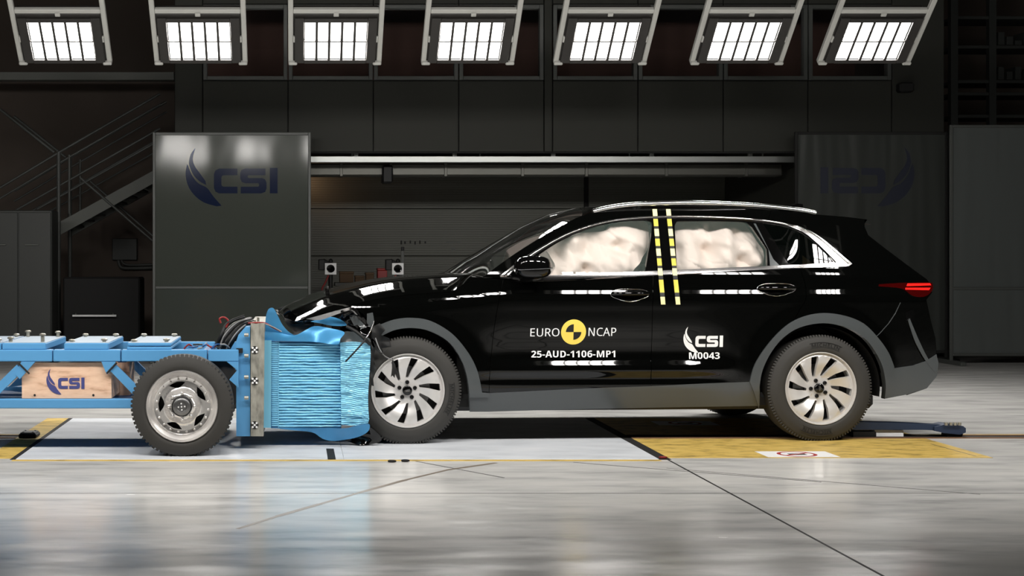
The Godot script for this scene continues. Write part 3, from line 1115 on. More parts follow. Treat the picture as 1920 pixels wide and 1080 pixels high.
	# ----- bonnet -----
	var edge := [[531, 592], [545, 602], [572, 598], [604, 590], [650, 576], [690, 564], [745, 555], [800, 550], [845, 546], [868, 533], [880, 520]]
	var crown := [[529, 588], [543, 577], [571, 564], [604, 550], [652, 537], [694, 527.5], [748, 519.5], [802, 515.5], [842, 513.5], [862, 513], [872, 513]]
	var rows := []
	for k in edge.size():
		var e := cp(Vector2(edge[k][0], edge[k][1]))
		var c := cz(Vector2(crown[k][0], crown[k][1]), 0.0)
		var we := W(e)
		var row := []
		for j in 41:
			var t := (j - 20) / 20.0
			var lift := 1.0 - pow(absf(t), 3.4)
			var x := lerpf(e.x, c.x, 1.0 - t * t)
			row.append(Vector3(x, lerpf(e.y, c.y, lift) + 0.012 * exp(-pow((absf(t) - 0.62) / 0.10, 2.0)), we * t))
		rows.append(row)
	var fine := []
	for k in rows.size() - 1:
		for s in 4:
			var row := []
			for j in 41:
				row.append((rows[k][j] as Vector3).cubic_interpolate(rows[k + 1][j], rows[maxi(k - 1, 0)][j], rows[mini(k + 2, rows.size() - 1)][j], s / 4.0))
			fine.append(row)
	fine.append(rows[rows.size() - 1])
	var g := G.new()
	g.grid(fine, func(_p: Vector3) -> Vector3: return Vector3.UP)
	var under := []
	for row in fine:
		var r2 := []
		for p in row:
			r2.append(p + Vector3(0, -0.02, -signf(p.z) * 0.004))
		under.append(r2)
	g.grid(under, func(_p: Vector3) -> Vector3: return Vector3.DOWN)
	obj("bonnet", g, M.paint_black, car)
	# ----- windscreen, roof, tail -----
	var pil := [[884, 519], [905, 519.5], [930, 501], [960, 480], [1018, 443], [1058, 421], [1090, 405]]
	var mid := [[868, 514], [880, 512], [902, 487], [928, 462], [985, 425], [1032, 402], [1075, 391]]
	rows = []
	for k in pil.size():
		var e := cp(Vector2(pil[k][0], pil[k][1]))
		var c := cz(Vector2(mid[k][0], mid[k][1]), 0.0)
		var row := []
		for j in 33:
			var t := (j - 16) / 16.0
			row.append(Vector3(lerpf(c.x, e.x, t * t), lerpf(c.y, e.y, t * t), (W(e) - 0.01) * t))
		rows.append(row)
	g = G.new()
	g.grid(rows, func(_p: Vector3) -> Vector3: return Vector3(-1, 1, 0))
	obj("windscreen", g, M.windscreen_glass, car)
	# A pillar inner face
	var scut := [rows[rows.size() - 1]]
	g = G.new()
	var rr := []
	var re := [[1090, 405], [1130, 397], [1200, 392], [1300, 389.5], [1390, 391], [1445, 394], [1490, 397], [1530, 402], [1590, 407], [1622, 411], [1634, 413]]
	var rise := [0.05, 0.052, 0.05, 0.045, 0.04, 0.035, 0.03, 0.025, 0.015, 0.008, 0.006]
	for k in re.size():
		var e := cp(Vector2(re[k][0], re[k][1]))
		var row := []
		for j in 33:
			var t := (j - 16) / 16.0
			var x: float = e.x if k > 0 else (scut[0][j] as Vector3).x
			row.append(Vector3(x, e.y + rise[k] * (1.0 - pow(absf(t), 2.4)), W(e) * t))
		rr.append(row)
	g.grid(rr, func(_p: Vector3) -> Vector3: return Vector3.UP)
	var rl := []
	for row in rr:
		var r2 := []
		for p in row:
			r2.append(p + Vector3(0, -0.03, 0))
		rl.append(r2)
	obj("roof", g, M.paint_black, car)
	g = G.new()
	g.grid(rl, func(_p: Vector3) -> Vector3: return Vector3.DOWN)
	obj("headliner", g, M.headliner, car)
	# spoiler
	g = G.new()
	var sp := [[1560, 404.5], [1600, 408], [1634, 412.5], [1630, 418], [1598, 420], [1560, 414]]
	var sec := []
	for k in sp.size():
		var q := cz(Vector2(sp[k][0], sp[k][1]), 0.62)
		sec.append(q)
	rows = []
	for j in 13:
		var t := (j - 6) / 6.0
		var row := []
		for q in sec + [sec[0]]:
			row.append(Vector3(q.x - 0.05 * pow(absf(t), 4.0), q.y + 0.012 * (1.0 - t * t), 0.66 * t))
		rows.append(row)
	g.grid(rows, func(p: Vector3) -> Vector3: return Vector3(0.3, 1 if p.y > 1.47 else -1, 0))
	obj("spoiler", g, M.paint_black, car)
	# tailgate: closes the back between the two sides
	var tail := [[1622, 411], [1621, 425], [1628, 441], [1660, 466], [1700, 496], [1738, 524], [1746, 534], [1748, 548], [1737, 562], [1745, 600], [1754, 635], [1756, 664], [1757, 690], [1738, 728], [1700, 741]]
	rows = []
	for k in tail.size():
		var e := cp(Vector2(tail[k][0], tail[k][1]))
		var row := []
		for j in 25:
			var t := (j - 12) / 12.0
			row.append(Vector3(e.x + 0.13 * (1.0 - pow(absf(t), 2.6)), e.y, W(e) * t))
		rows.append(row)
	g = G.new()
	g.grid(rows, func(_p: Vector3) -> Vector3: return Vector3.RIGHT)
	obj("tailgate", g, M.paint_black, car)
	# tail lamps
	side_panel("tail_lamp", curve([1648, 533, 1690, 530.5, 1742, 529.5, 1749, 536, 1747, 546, 1734, 556, 1712, 555, 1690, 541, 1648, 537], 4), [], M.tail_red, car, 0.004, 0.0, 0.01, true, Vector2(0.04, 0.02))
	side_panel("tail_light_bar", pts([1702, 531.5, 1744, 531, 1746, 535, 1700, 536.5]), [], M.tail_bar, car, 0.007, 0.0, 0.004)
	side_panel("tail_light_bar", pts([1698, 539.5, 1745, 539.5, 1742, 544, 1698, 543]), [], M.tail_bar, car, 0.007, 0.0, 0.004)
	side_panel("fuel_flap_seam", pts([1636, 637, 1650, 624, 1666, 606, 1678, 588, 1688, 567, 1688.9, 567.5, 1679, 588.8, 1666.8, 606.8, 1650.8, 624.8, 1636.6, 637.8]), [], M.plastic_grey, car, 0.002, 0.0, 0.004, false)
	# loosened rear trim: a torn strip and dull patches where the bumper skin lifted
	side_panel("bumper_patch", pts([1697, 586, 1712, 580, 1716, 594, 1706, 604, 1699, 598]), [], M.gloss_black, car, 0.003, 0.0, 0.004, false)
	side_panel("torn_strip", curve([1706, 597, 1712, 612, 1724, 640, 1740, 672, 1757, 694, 1755, 700, 1736, 677, 1718, 645, 1708, 618, 1703, 601], 3), [], M.plastic_grey, car, 0.010, 0.0, 0.006, false)
	# roof rails
	for s in [1.0, -1.0]:
		var rail := []
		for p in curve([1112, 396.5, 1135, 391, 1165, 386, 1210, 382.5, 1300, 380.5, 1390, 383.5, 1450, 388, 1500, 393.5, 1532, 399.5], 4):
			var q := cz(p, 0.655)
			rail.append(Vector3(q.x, q.y, s * (0.655 - 0.03 * smoothstep(2.0, 3.0, q.x))))
		g = G.new()
		g.tube(rail, 0.0175, 12)
		obj("roof_rail", g, M.rail_chrome, car)
	g = G.new()
	var aa := cz(Vector2(1462, 388), 0.0)
	g.slab(Transform3D(Basis(), Vector3(0, 0, 0.02)), PackedVector2Array([Vector2(aa.x - 0.06, aa.y - 0.03), Vector2(aa.x + 0.18, aa.y - 0.045), Vector2(aa.x + 0.17, aa.y + 0.02), Vector2(aa.x + 0.13, aa.y + 0.026)]), 0.04)
	obj("roof_antenna", g, M.gloss_black, car)
	# mirrors
	for s in [1.0, -1.0]:
		var mc := cz(Vector2(999, 502), 1.0)
		g = G.new()
		g.ball(Vector3(mc.x, mc.y + 0.004, s * 1.0), Vector3(0.128, 0.077, 0.085), 20, 12, 0.72)
		var mo := obj("mirror", g, M.gloss_black, car)
		g = G.new()
		g.bar(Vector3(mc.x - 0.03, mc.y - 0.085, s * 0.88), Vector3(mc.x - 0.02, mc.y - 0.05, s * 0.99), 0.035, 0.09, Vector3.RIGHT)
		obj("mirror_stalk", g, M.gloss_black, mo)
		g = G.new()
		g.bar(Vector3(mc.x - 0.115, mc.y - 0.012, s * 1.072), Vector3(mc.x + 0.115, mc.y - 0.002, s * 1.078), 0.006, 0.02)
		obj("indicator_strip", g, M.chrome, mo)
	# ----- inside -----
	g = G.new()
	g.span(Vector3(0.0, 0.215, -0.83), Vector3(3.3, 0.33, 0.83), 0.03)
	obj("underbody", g, M.matt_black, car)
	g = G.new()
	g.span(Vector3(0.36, 0.30, -0.80), Vector3(0.46, 1.02, 0.80), 0.02)
	obj("bulkhead", g, M.interior, car)
	g = G.new()
	g.box(Transform3D(Basis(Vector3.BACK, -0.15), Vector3(0.68, 0.98, 0)), Vector3(0.5, 0.26, 1.52), 0.06)
	obj("dashboard", g, M.interior, car)
	for z in [0.38, -0.38]:
		g = G.new()
		g.box(Transform3D(Basis(Vector3.BACK, 0.05), Vector3(1.35, 0.56, z)), Vector3(0.52, 0.16, 0.5), 0.05)
		g.box(Transform3D(Basis(Vector3.BACK, -0.38), Vector3(1.66, 0.90, z)), Vector3(0.14, 0.68, 0.48), 0.05)
		g.box(Transform3D(Basis(Vector3.BACK, -0.25), Vector3(1.80, 1.29, z)), Vector3(0.09, 0.17, 0.26), 0.04)
		obj("front_seat", g, M.interior, car)
	g = G.new()
	g.box(Transform3D(Basis(), Vector3(2.28, 0.56, 0)), Vector3(0.52, 0.16, 1.3), 0.05)
	g.box(Transform3D(Basis(Vector3.BACK, -0.35), Vector3(2.62, 0.92, 0)), Vector3(0.14, 0.66, 1.3), 0.05)
	for z in [0.42, -0.42]:
		g.box(Transform3D(Basis(Vector3.BACK, -0.2), Vector3(2.77, 1.28, z)), Vector3(0.08, 0.16, 0.25), 0.04)
	obj("rear_seat", g, M.interior, car)
	g = G.new()
	g.span(Vector3(2.75, 0.9, -0.7), Vector3(3.5, 0.93, 0.7), 0.01)
	obj("parcel_shelf", g, M.interior, car)
	# wheel housings
	for xw in [0.0, 2.874]:
		for s in [1.0, -1.0]:
			g = G.new()
			g.lathe(Transform3D(Basis(), Vector3(xw, 0.37, 0)), [Vector2(0.425, s * 0.91), Vector2(0.425, s * 0.55), Vector2(0.0, s * 0.55)], 30, -0.15 if xw > 1.0 else 0.2, PI + 0.15 if xw > 1.0 else PI * 0.8)
			obj("wheel_housing", g, M.matt_black, car)
	airbags(car)
	var wheel_f := car_wheel(0.18)
	add_wheel(car, wheel_f, Vector3(0, 0.366, 0.925), false, 0.10)
	add_wheel(car, wheel_f, Vector3(2.874, 0.366, 0.925), false, 1.75)
	add_wheel(car, wheel_f, Vector3(0, 0.366, -0.925), true, 0.5)
	add_wheel(car, wheel_f, Vector3(2.874, 0.366, -0.925), true, 2.0)
	stickers(car)

# the inflated curtain: pillows of cloth just inside the side windows
func airbags(car: Node3D) -> void:
	var lumps_f := [[1075, 450, 0.07, 26], [1150, 437, 0.06, 30], [1190, 450, 0.07, 28], [1120, 490, 0.04, 24], [1075, 500, 0.06, 20], [1165, 495, 0.075, 30], [1050, 480, -0.02, 12], [1103, 505, -0.05, 10], [1105, 470, -0.025, 14], [1160, 462, -0.045, 12], [1060, 512, 0.02, 10], [1205, 500, 0.03, 14]]
	var lumps_r := [[1290, 445, 0.05, 24], [1300, 490, 0.06, 26], [1360, 450, 0.07, 28], [1365, 490, 0.06, 24], [1408, 462, 0.05, 22], [1425, 492, 0.045, 14], [1333, 470, -0.05, 12], [1340, 430, -0.03, 14], [1395, 490, -0.035, 10], [1320, 425, 0.03, 16], [1385, 440, -0.03, 10], [1275, 468, -0.03, 9]]
	var shape_f := curve([1036, 519, 1046, 500, 1036, 478, 1030, 468, 1042, 458, 1060, 447, 1085, 438, 1112, 435, 1135, 433, 1148, 423, 1170, 416, 1200, 414, 1220, 416, 1222, 440, 1217, 468, 1205, 488, 1190, 504, 1178, 518, 1110, 522, 1036, 519], 4)
	var shape_r := curve([1264, 420, 1275, 412, 1330, 412, 1398, 415, 1412, 430, 1426, 455, 1439, 470, 1440, 488, 1432, 499, 1410, 504, 1350, 507, 1266, 511, 1264, 420], 4)
	var job := [[lumps_f, shape_f, 3.0], [lumps_r, shape_r, 9.0]]
	for jb in job:
		var lump := []
		for l in jb[0]:
			var c := cp(Vector2(l[0], l[1]), -0.09)
			lump.append([c, l[2], l[3] / 272.0])
		var salt: float = jb[2]
		var fz := func(p: Vector2) -> float:
			var z := W(p) - 0.19
			for l in lump:
				z += l[1] * 1.75 * exp(-((l[0] as Vector2) - p).length_squared() / (l[2] * l[2]))
			z += 0.007 * noise.get_noise_3d(p.x * 1400.0, p.y * 900.0, salt) + 0.035 * absf(noise.get_noise_3d(p.x * 380.0 + p.y * 260.0, p.y * 420.0, salt + 50.0))
			return minf(z, W(p) - 0.022)
		var g := G.new()
		var poly := cpoly(jb[1], -0.09)
		g.panel(Geometry2D.offset_polygon(poly, 0.0)[0], [], Vector2(0.012, 0.012), fz, 0.05, false)
		obj("curtain_airbag", g, M.airbag, car)
	# one plain bag on the far side
	var g2 := G.new()
	g2.panel(cpoly(shape_f, -0.09), [], Vector2(0.04, 0.04), func(p: Vector2) -> float: return W(p) - 0.07, 0.05, true)
	obj("curtain_airbag", g2.mirrored(), M.airbag, car)

func add_wheel(car: Node3D, parts: Array, at: Vector3, flip: bool, spin: float) -> void:
	var w := Node3D.new()
	w.name = "wheel"
	w.transform = Transform3D(Basis(Vector3.UP, PI if flip else 0.0) * Basis(Vector3.BACK, spin), at)
	car.add_child(w, true)
	for p in parts:
		for t in p[3]:
			inst(p[0], p[1], p[2], w, t)

# wheel built with its outer face at z = 0, looking along +z; returns [name, mesh, material, places]
func car_wheel(_s: float) -> Array:
	var out := []
	var one := [Transform3D()]
	var R := 0.368
	var g := G.new()
	g.lathe(Transform3D(), [Vector2(0.232, -0.20), Vector2(0.25, -0.225), Vector2(0.30, -0.238), Vector2(0.345, -0.228), Vector2(R - 0.006, -0.205), Vector2(R, -0.17), Vector2(R + 0.002, -0.115), Vector2(R, -0.06), Vector2(R - 0.006, -0.028), Vector2(0.353, -0.014), Vector2(0.345, -0.008), Vector2(0.338, -0.0065), Vector2(0.318, 0.0035), Vector2(0.30, 0.006), Vector2(0.275, 0.0055), Vector2(0.262, 0.003), Vector2(0.254, -0.004), Vector2(0.248, -0.014)], 96)
	out.append(["tyre", g.mesh(), M.tyre, one])
	# fine tread blocks at the shoulder
	g = G.new()
	g.box(Transform3D(Basis(), Vector3(R - 0.011, 0, -0.030)), Vector3(0.028, 0.0085, 0.034), 0.002)
	var blk := g.mesh()
	g = G.new()
	for k in 110:
		var t := Transform3D(Basis(Vector3.BACK, TAU * k / 110.0), Vector3.ZERO)
		g.box(t * Transform3D(Basis(Vector3.UP, 0.35), Vector3(R - 0.0085, 0, -0.024)), Vector3(0.022, 0.0125, 0.014), 0.002)
	out.append(["tread_edge", g.mesh(), M.tyre, one])
	# sidewall lettering, twice round
	g = G.new()
	for start in [0.05, PI + 0.05]:
		var tr := letters("MICHELIN", 0.205, 0.026, true)
		for k in range(0, tr.size(), 3):
			var q := []
			for j in 3:
				var p := tr[k + j]
				var a: float = start - p.x / 0.305
				var r := 0.289 + p.y
				q.append(Vector3(cos(a) * r, sin(a) * r, 0.0075))
			g.tri(q[0], q[1], q[2], Vector3.BACK, Vector3.BACK, Vector3.BACK)
		for rr in [0.284, 0.320]:
			g.lathe(Transform3D(), [Vector2(rr + 0.002, 0.0065), Vector2(rr, 0.0072), Vector2(rr - 0.002, 0.0065)], 20, start - 0.71, start + 0.03)
	out.append(["tyre_lettering", g.mesh(), M.tyre_letter, one])
	# face: ten broad blades with slanting slots between them
	var holes := []
	for k in 10:
		var o := deg_to_rad(36.0 * k)
		var i := o + deg_to_rad(12.0)
		var h := PackedVector2Array()
		for p in [[0.088, i - 0.075], [0.150, (o + i) * 0.5 - 0.11], [0.219, o - 0.112], [0.224, o - 0.10], [0.224, o + 0.10], [0.219, o + 0.115], [0.150, (o + i) * 0.5 + 0.12], [0.088, i + 0.11]]:
			h.append(Vector2.from_angle(p[1]) * p[0])
		holes.append(h)
	var fz := func(p: Vector2) -> float:
		var r := p.length()
		var swirl := lerpf(deg_to_rad(14.0), 0.0, clampf((r - 0.09) / 0.12, 0.0, 1.0))
		var ph := fposmod((p.angle() - swirl) / TAU * 10.0, 1.0)
		return -0.010 - 0.030 * (1.0 - smoothstep(0.07, 0.19, r)) - 0.012 * smoothstep(0.225, 0.245, r) + 0.022 * (ph - 0.5) * smoothstep(0.06, 0.12, r) * (1.0 - smoothstep(0.20, 0.225, r))
	g = G.new()
	g.panel(circle(Vector2.ZERO, 0.246, 96), holes, Vector2(0.012, 0.012), fz, 0.03)
	out.append(["rim_face", g.mesh(), M.wheel_silver, one])
	g = G.new()
	g.lathe(Transform3D(), [Vector2(0.253, -0.002), Vector2(0.251, 0.003), Vector2(0.246, 0.002), Vector2(0.243, -0.01), Vector2(0.236, -0.03), Vector2(0.232, -0.2)], 72)
	out.append(["rim_barrel", g.mesh(), M.wheel_silver, one])
	g = G.new()
	g.lathe(Transform3D(), [Vector2(0.0, -0.11), Vector2(0.232, -0.11)], 40)
	out.append(["wheel_back", g.mesh(), M.wheel_dark, one])
	g = G.new()
	g.lathe(Transform3D(), [Vector2(0.165, -0.10), Vector2(0.165, -0.085), Vector2(0.09, -0.085), Vector2(0.085, -0.06), Vector2(0.0, -0.06)], 40)
	out.append(["brake_disc", g.mesh(), M.disc_steel, one])
	g = G.new()
	g.lathe(Transform3D(), [Vector2(0.033, -0.045), Vector2(0.033, -0.022), Vector2(0.029, -0.017), Vector2(0.0, -0.016)], 24)
	out.append(["hub_cap", g.mesh(), M.gloss_black, one])
	g = G.new()
	for k in 4:
		g.lathe(Transform3D(Basis(), Vector3(-0.012 + 0.008 * k, 0, -0.0155)), [Vector2(0.0065, 0.0), Vector2(0.0058, 0.001), Vector2(0.005, 0.0)], 14)
	out.append(["emblem_rings", g.mesh(), M.chrome, one])
	g = G.new()
	g.lathe(Transform3D(), [Vector2(0.014, -0.05), Vector2(0.014, -0.034), Vector2(0.010, -0.030), Vector2(0.007, -0.036), Vector2(0.0, -0.036)], 12)
	var spots := []
	for k in 5:
		var a := TAU * k / 5.0 + 0.2
		spots.append(Transform3D(Basis(), Vector3(cos(a) * 0.056, sin(a) * 0.056, 0)))
	out.append(["wheel_bolt", g.mesh(), M.wheel_dark, spots])
	return out

func stickers(car: Node3D) -> void:
	# lettering given by its pixel box
	var text_at := func(called: String, text: String, u0: float, v0: float, u1: float, v1: float, bold: bool, m: Material) -> void:
		var a := cp(Vector2(u0, v1))
		var b := cp(Vector2(u1, v0))
		var t3 := letters(text, b.x - a.x, b.y - a.y, bold)
		var t2 := PackedVector2Array()
		for p in t3:
			t2.append(Vector2(a.x + p.x, a.y + p.y))
		on_body(called, t2, m, car, 0.0022)
	text_at.call("lettering", "EURO", 994, 615.5, 1049, 631, false, M.sticker_white)
	text_at.call("lettering", "NCAP", 1103, 614.5, 1155.5, 630, false, M.sticker_white)
	text_at.call("lettering", "25-AUD-1106-MP1", 996, 657, 1153.5, 670.5, true, M.sticker_white)
	text_at.call("lettering", "M0043", 1292, 660.5, 1349.5, 673, true, M.sticker_white)
	var c := cp(Vector2(1075.3, 622.5))
	var r := 23.7 / 273.5
	var disc := on_body("crash_target", diced(circle(c, r, 48)), M.sticker_yellow, car, 0.002)
	for q in [PI / 2.0, -PI / 2.0]:
		var seg := PackedVector2Array([c])
		for k in 13:
			seg.append(c + Vector2.from_angle(q + PI / 2.0 * k / 12.0) * r * 0.62)
		on_body("target_quarter", diced(seg), M.sticker_black, disc, 0.003)
	var s := 21.0 / 273.0
	var o := cp(Vector2(1303.2, 650.5))
	for poly in emblem():
		var w := PackedVector2Array()
		for p in poly:
			w.append(o + p * s)
		on_body("emblem", fan(w), M.sticker_white, car, 0.002)
	# two measuring tapes of yellow and black blocks down the pillar
	for st in [[1227.5, 1243.5], [1253.0, 1271.5]]:
		var tape := Node3D.new()
		tape.name = "measuring_tape"
		car.add_child(tape, true)
		var v := 392.0
		var k := 0
		while v < 570.0:
			var long := 13.5 if k % 2 == 0 else 5.0
			if v > 516.0:
				long = 24.0 if k % 2 == 0 else 8.0
			var v2 := minf(v + long, 571.0)
			var mk := func(vv: float, du: float) -> Vector2: return cp(Vector2(lerpf(st[0], st[1], (vv - 392.0) / 178.0) + du, vv), 0.009)
			var poly := PackedVector2Array([mk.call(v, -4.2), mk.call(v, 4.2), mk.call((v + v2) * 0.5, 4.2), mk.call(v2, 4.2), mk.call(v2, -4.2), mk.call((v + v2) * 0.5, -4.2)])
			on_body("tape_block", fan(poly), (M.tape_pale if k % 4 == 0 else M.tape_yellow) if k % 2 == 0 else M.sticker_black, tape, 0.009)
			v = v2
			k += 1

# ---------- the crushed front: parts of the car, in world axes ----------
func car_front_wreck() -> void:
	var car: Node3D = get_node("car")
	# folded nose of the bonnet and the dark mass under it
	objw("bonnet_nose", sheet(curve([531, 581, 540, 577, 552, 590, 570, 596, 600, 590, 636, 581, 655, 577, 640, 590, 600, 600, 560, 606, 545, 603, 534, 598, 531, 581], 3), 9.93, 0.02, 3.0, 1.0, 0.03), M.paint_black, car)
	objw("nose_beam", sheet(curve([533, 596, 560, 604, 585, 603, 588, 611, 572, 618, 556, 628, 545, 616, 536, 606, 533, 596], 3), 9.86, 0.03, 4.0, 2.0, 0.12), M.matt_black, car)
	objw("bumper_fragment", sheet(curve([545, 604, 600, 596, 668, 585, 690, 594, 692, 606, 640, 606, 600, 601, 570, 604, 545, 604], 3), 9.80, 0.03, 4.0, 3.0, 0.03), M.gloss_black, car)
	# smashed headlamp: clear cover, dark housing, loose reflector bits
	objw("headlamp_housing", sheet(curve([600, 598, 640, 585, 662, 580, 676, 590, 694, 608, 698, 622, 680, 628, 648, 618, 622, 606, 600, 598], 3), 9.72, 0.03, 5.0, 4.0, 0.05), M.gloss_black, car)
	objw("headlamp_cover", sheet(curve([574, 598, 604, 590, 640, 580, 660, 577, 674, 589, 668, 590, 656, 582, 630, 590, 600, 600, 574, 598], 3), 9.62, 0.02, 5.0, 5.0, 0.006), M.cable_grey, car)
	objw("chrome_sliver", sheet(curve([640, 582, 662, 576, 673, 586, 675, 592, 671, 591, 660, 581, 640, 586, 640, 582], 3), 9.60, 0.01, 5.0, 6.0, 0.004), M.chrome, car)
	objw("reflector_bits", sheet(pts([655, 594, 668, 592, 676, 601, 688, 614, 678, 616, 670, 609, 664, 611]), 9.66, 0.02, 9.0, 7.0, 0.006), M.plastic_grey, car)
	objw("wing_fragment", sheet(pts([688, 588, 699, 586, 702, 604, 696, 616, 688, 606]), 9.70, 0.01, 4.0, 8.0, 0.006), M.plastic_grey, car)
	objw("liner_fragment", sheet(curve([632, 640, 640, 624, 660, 622, 688, 632, 696, 640, 690, 646, 660, 644, 632, 640], 3), 9.64, 0.02, 5.0, 9.0, 0.006), M.plastic_grey, car)
	objw("bumper_strut", tube_px([650, 612, 9.62, 668, 622, 9.58, 684, 636, 9.56, 694, 646, 9.58], 0.012), M.matt_black, car)
	objw("bent_rod", tube_px([700, 608, 9.58, 692, 625, 9.55, 682, 641, 9.53, 664, 661, 9.53, 648, 678, 9.55], 0.006), M.cable_black, car)
	objw("bent_rod", tube_px([702, 602, 9.56, 694, 622, 9.54, 686, 634, 9.53], 0.004), M.chrome, car)
	objw("wheel_liner", sheet(pts([698, 612, 712, 606, 722, 618, 714, 628, 730, 634, 733, 650, 716, 653, 720, 662, 706, 657, 704, 640, 696, 632]), 9.70, 0.03, 6.0, 10.0, 0.006), M.matt_black, car)
	objw("liner_shred", sheet(pts([696, 645, 703, 655, 701, 672, 705, 690, 699, 705, 701, 724, 695, 722, 694, 690, 697, 668]), 9.66, 0.02, 6.0, 11.0, 0.005), M.matt_black, car)
	objw("liner_shred", sheet(pts([735, 670, 741, 684, 745, 704, 741, 700, 740, 709, 736, 704, 733, 707, 735, 690]), 9.63, 0.01, 6.0, 12.0, 0.004), M.matt_black, car)
	objw("hanging_wire", tube_px([704, 634, 9.66, 712, 655, 9.62, 722, 668, 9.62, 738, 676, 9.64], 0.004), M.cable_grey, car)
	objw("hanging_wire", tube_px([700, 640, 9.68, 707, 655, 9.62, 716, 662, 9.60, 726, 655, 9.6], 0.004), M.cable_black, car)
	objw("lower_shield", sheet(curve([640, 822, 662, 806, 690, 800, 708, 812, 716, 826, 700, 833, 676, 834, 655, 830, 640, 822], 3), 9.70, 0.04, 5.0, 13.0, 0.006), M.gloss_black, car)
	objw("bonnet_hinge_shard", sheet(curve([609, 541, 613, 536, 617, 538, 617, 548, 620, 556, 619, 566, 616, 570, 612, 560, 610, 548, 609, 541], 3), 10.3, 0.01, 6.0, 14.0, 0.008), M.chrome, car)
	# filler block deep inside the crushed bay so that no light shines through
	var g := G.new()
	g.box(Transform3D(Basis(), Vector3(-0.20, 0.62, -0.45)), Vector3(0.45, 0.5, 0.6), 0.06)
	obj("bay_filler", g, M.matt_black, car)
	g = G.new()
	g.box(Transform3D(Basis(), Vector3(0.20, 0.66, -0.05)), Vector3(0.34, 0.55, 1.0), 0.06)
	obj("bay_filler", g, M.matt_black, car)

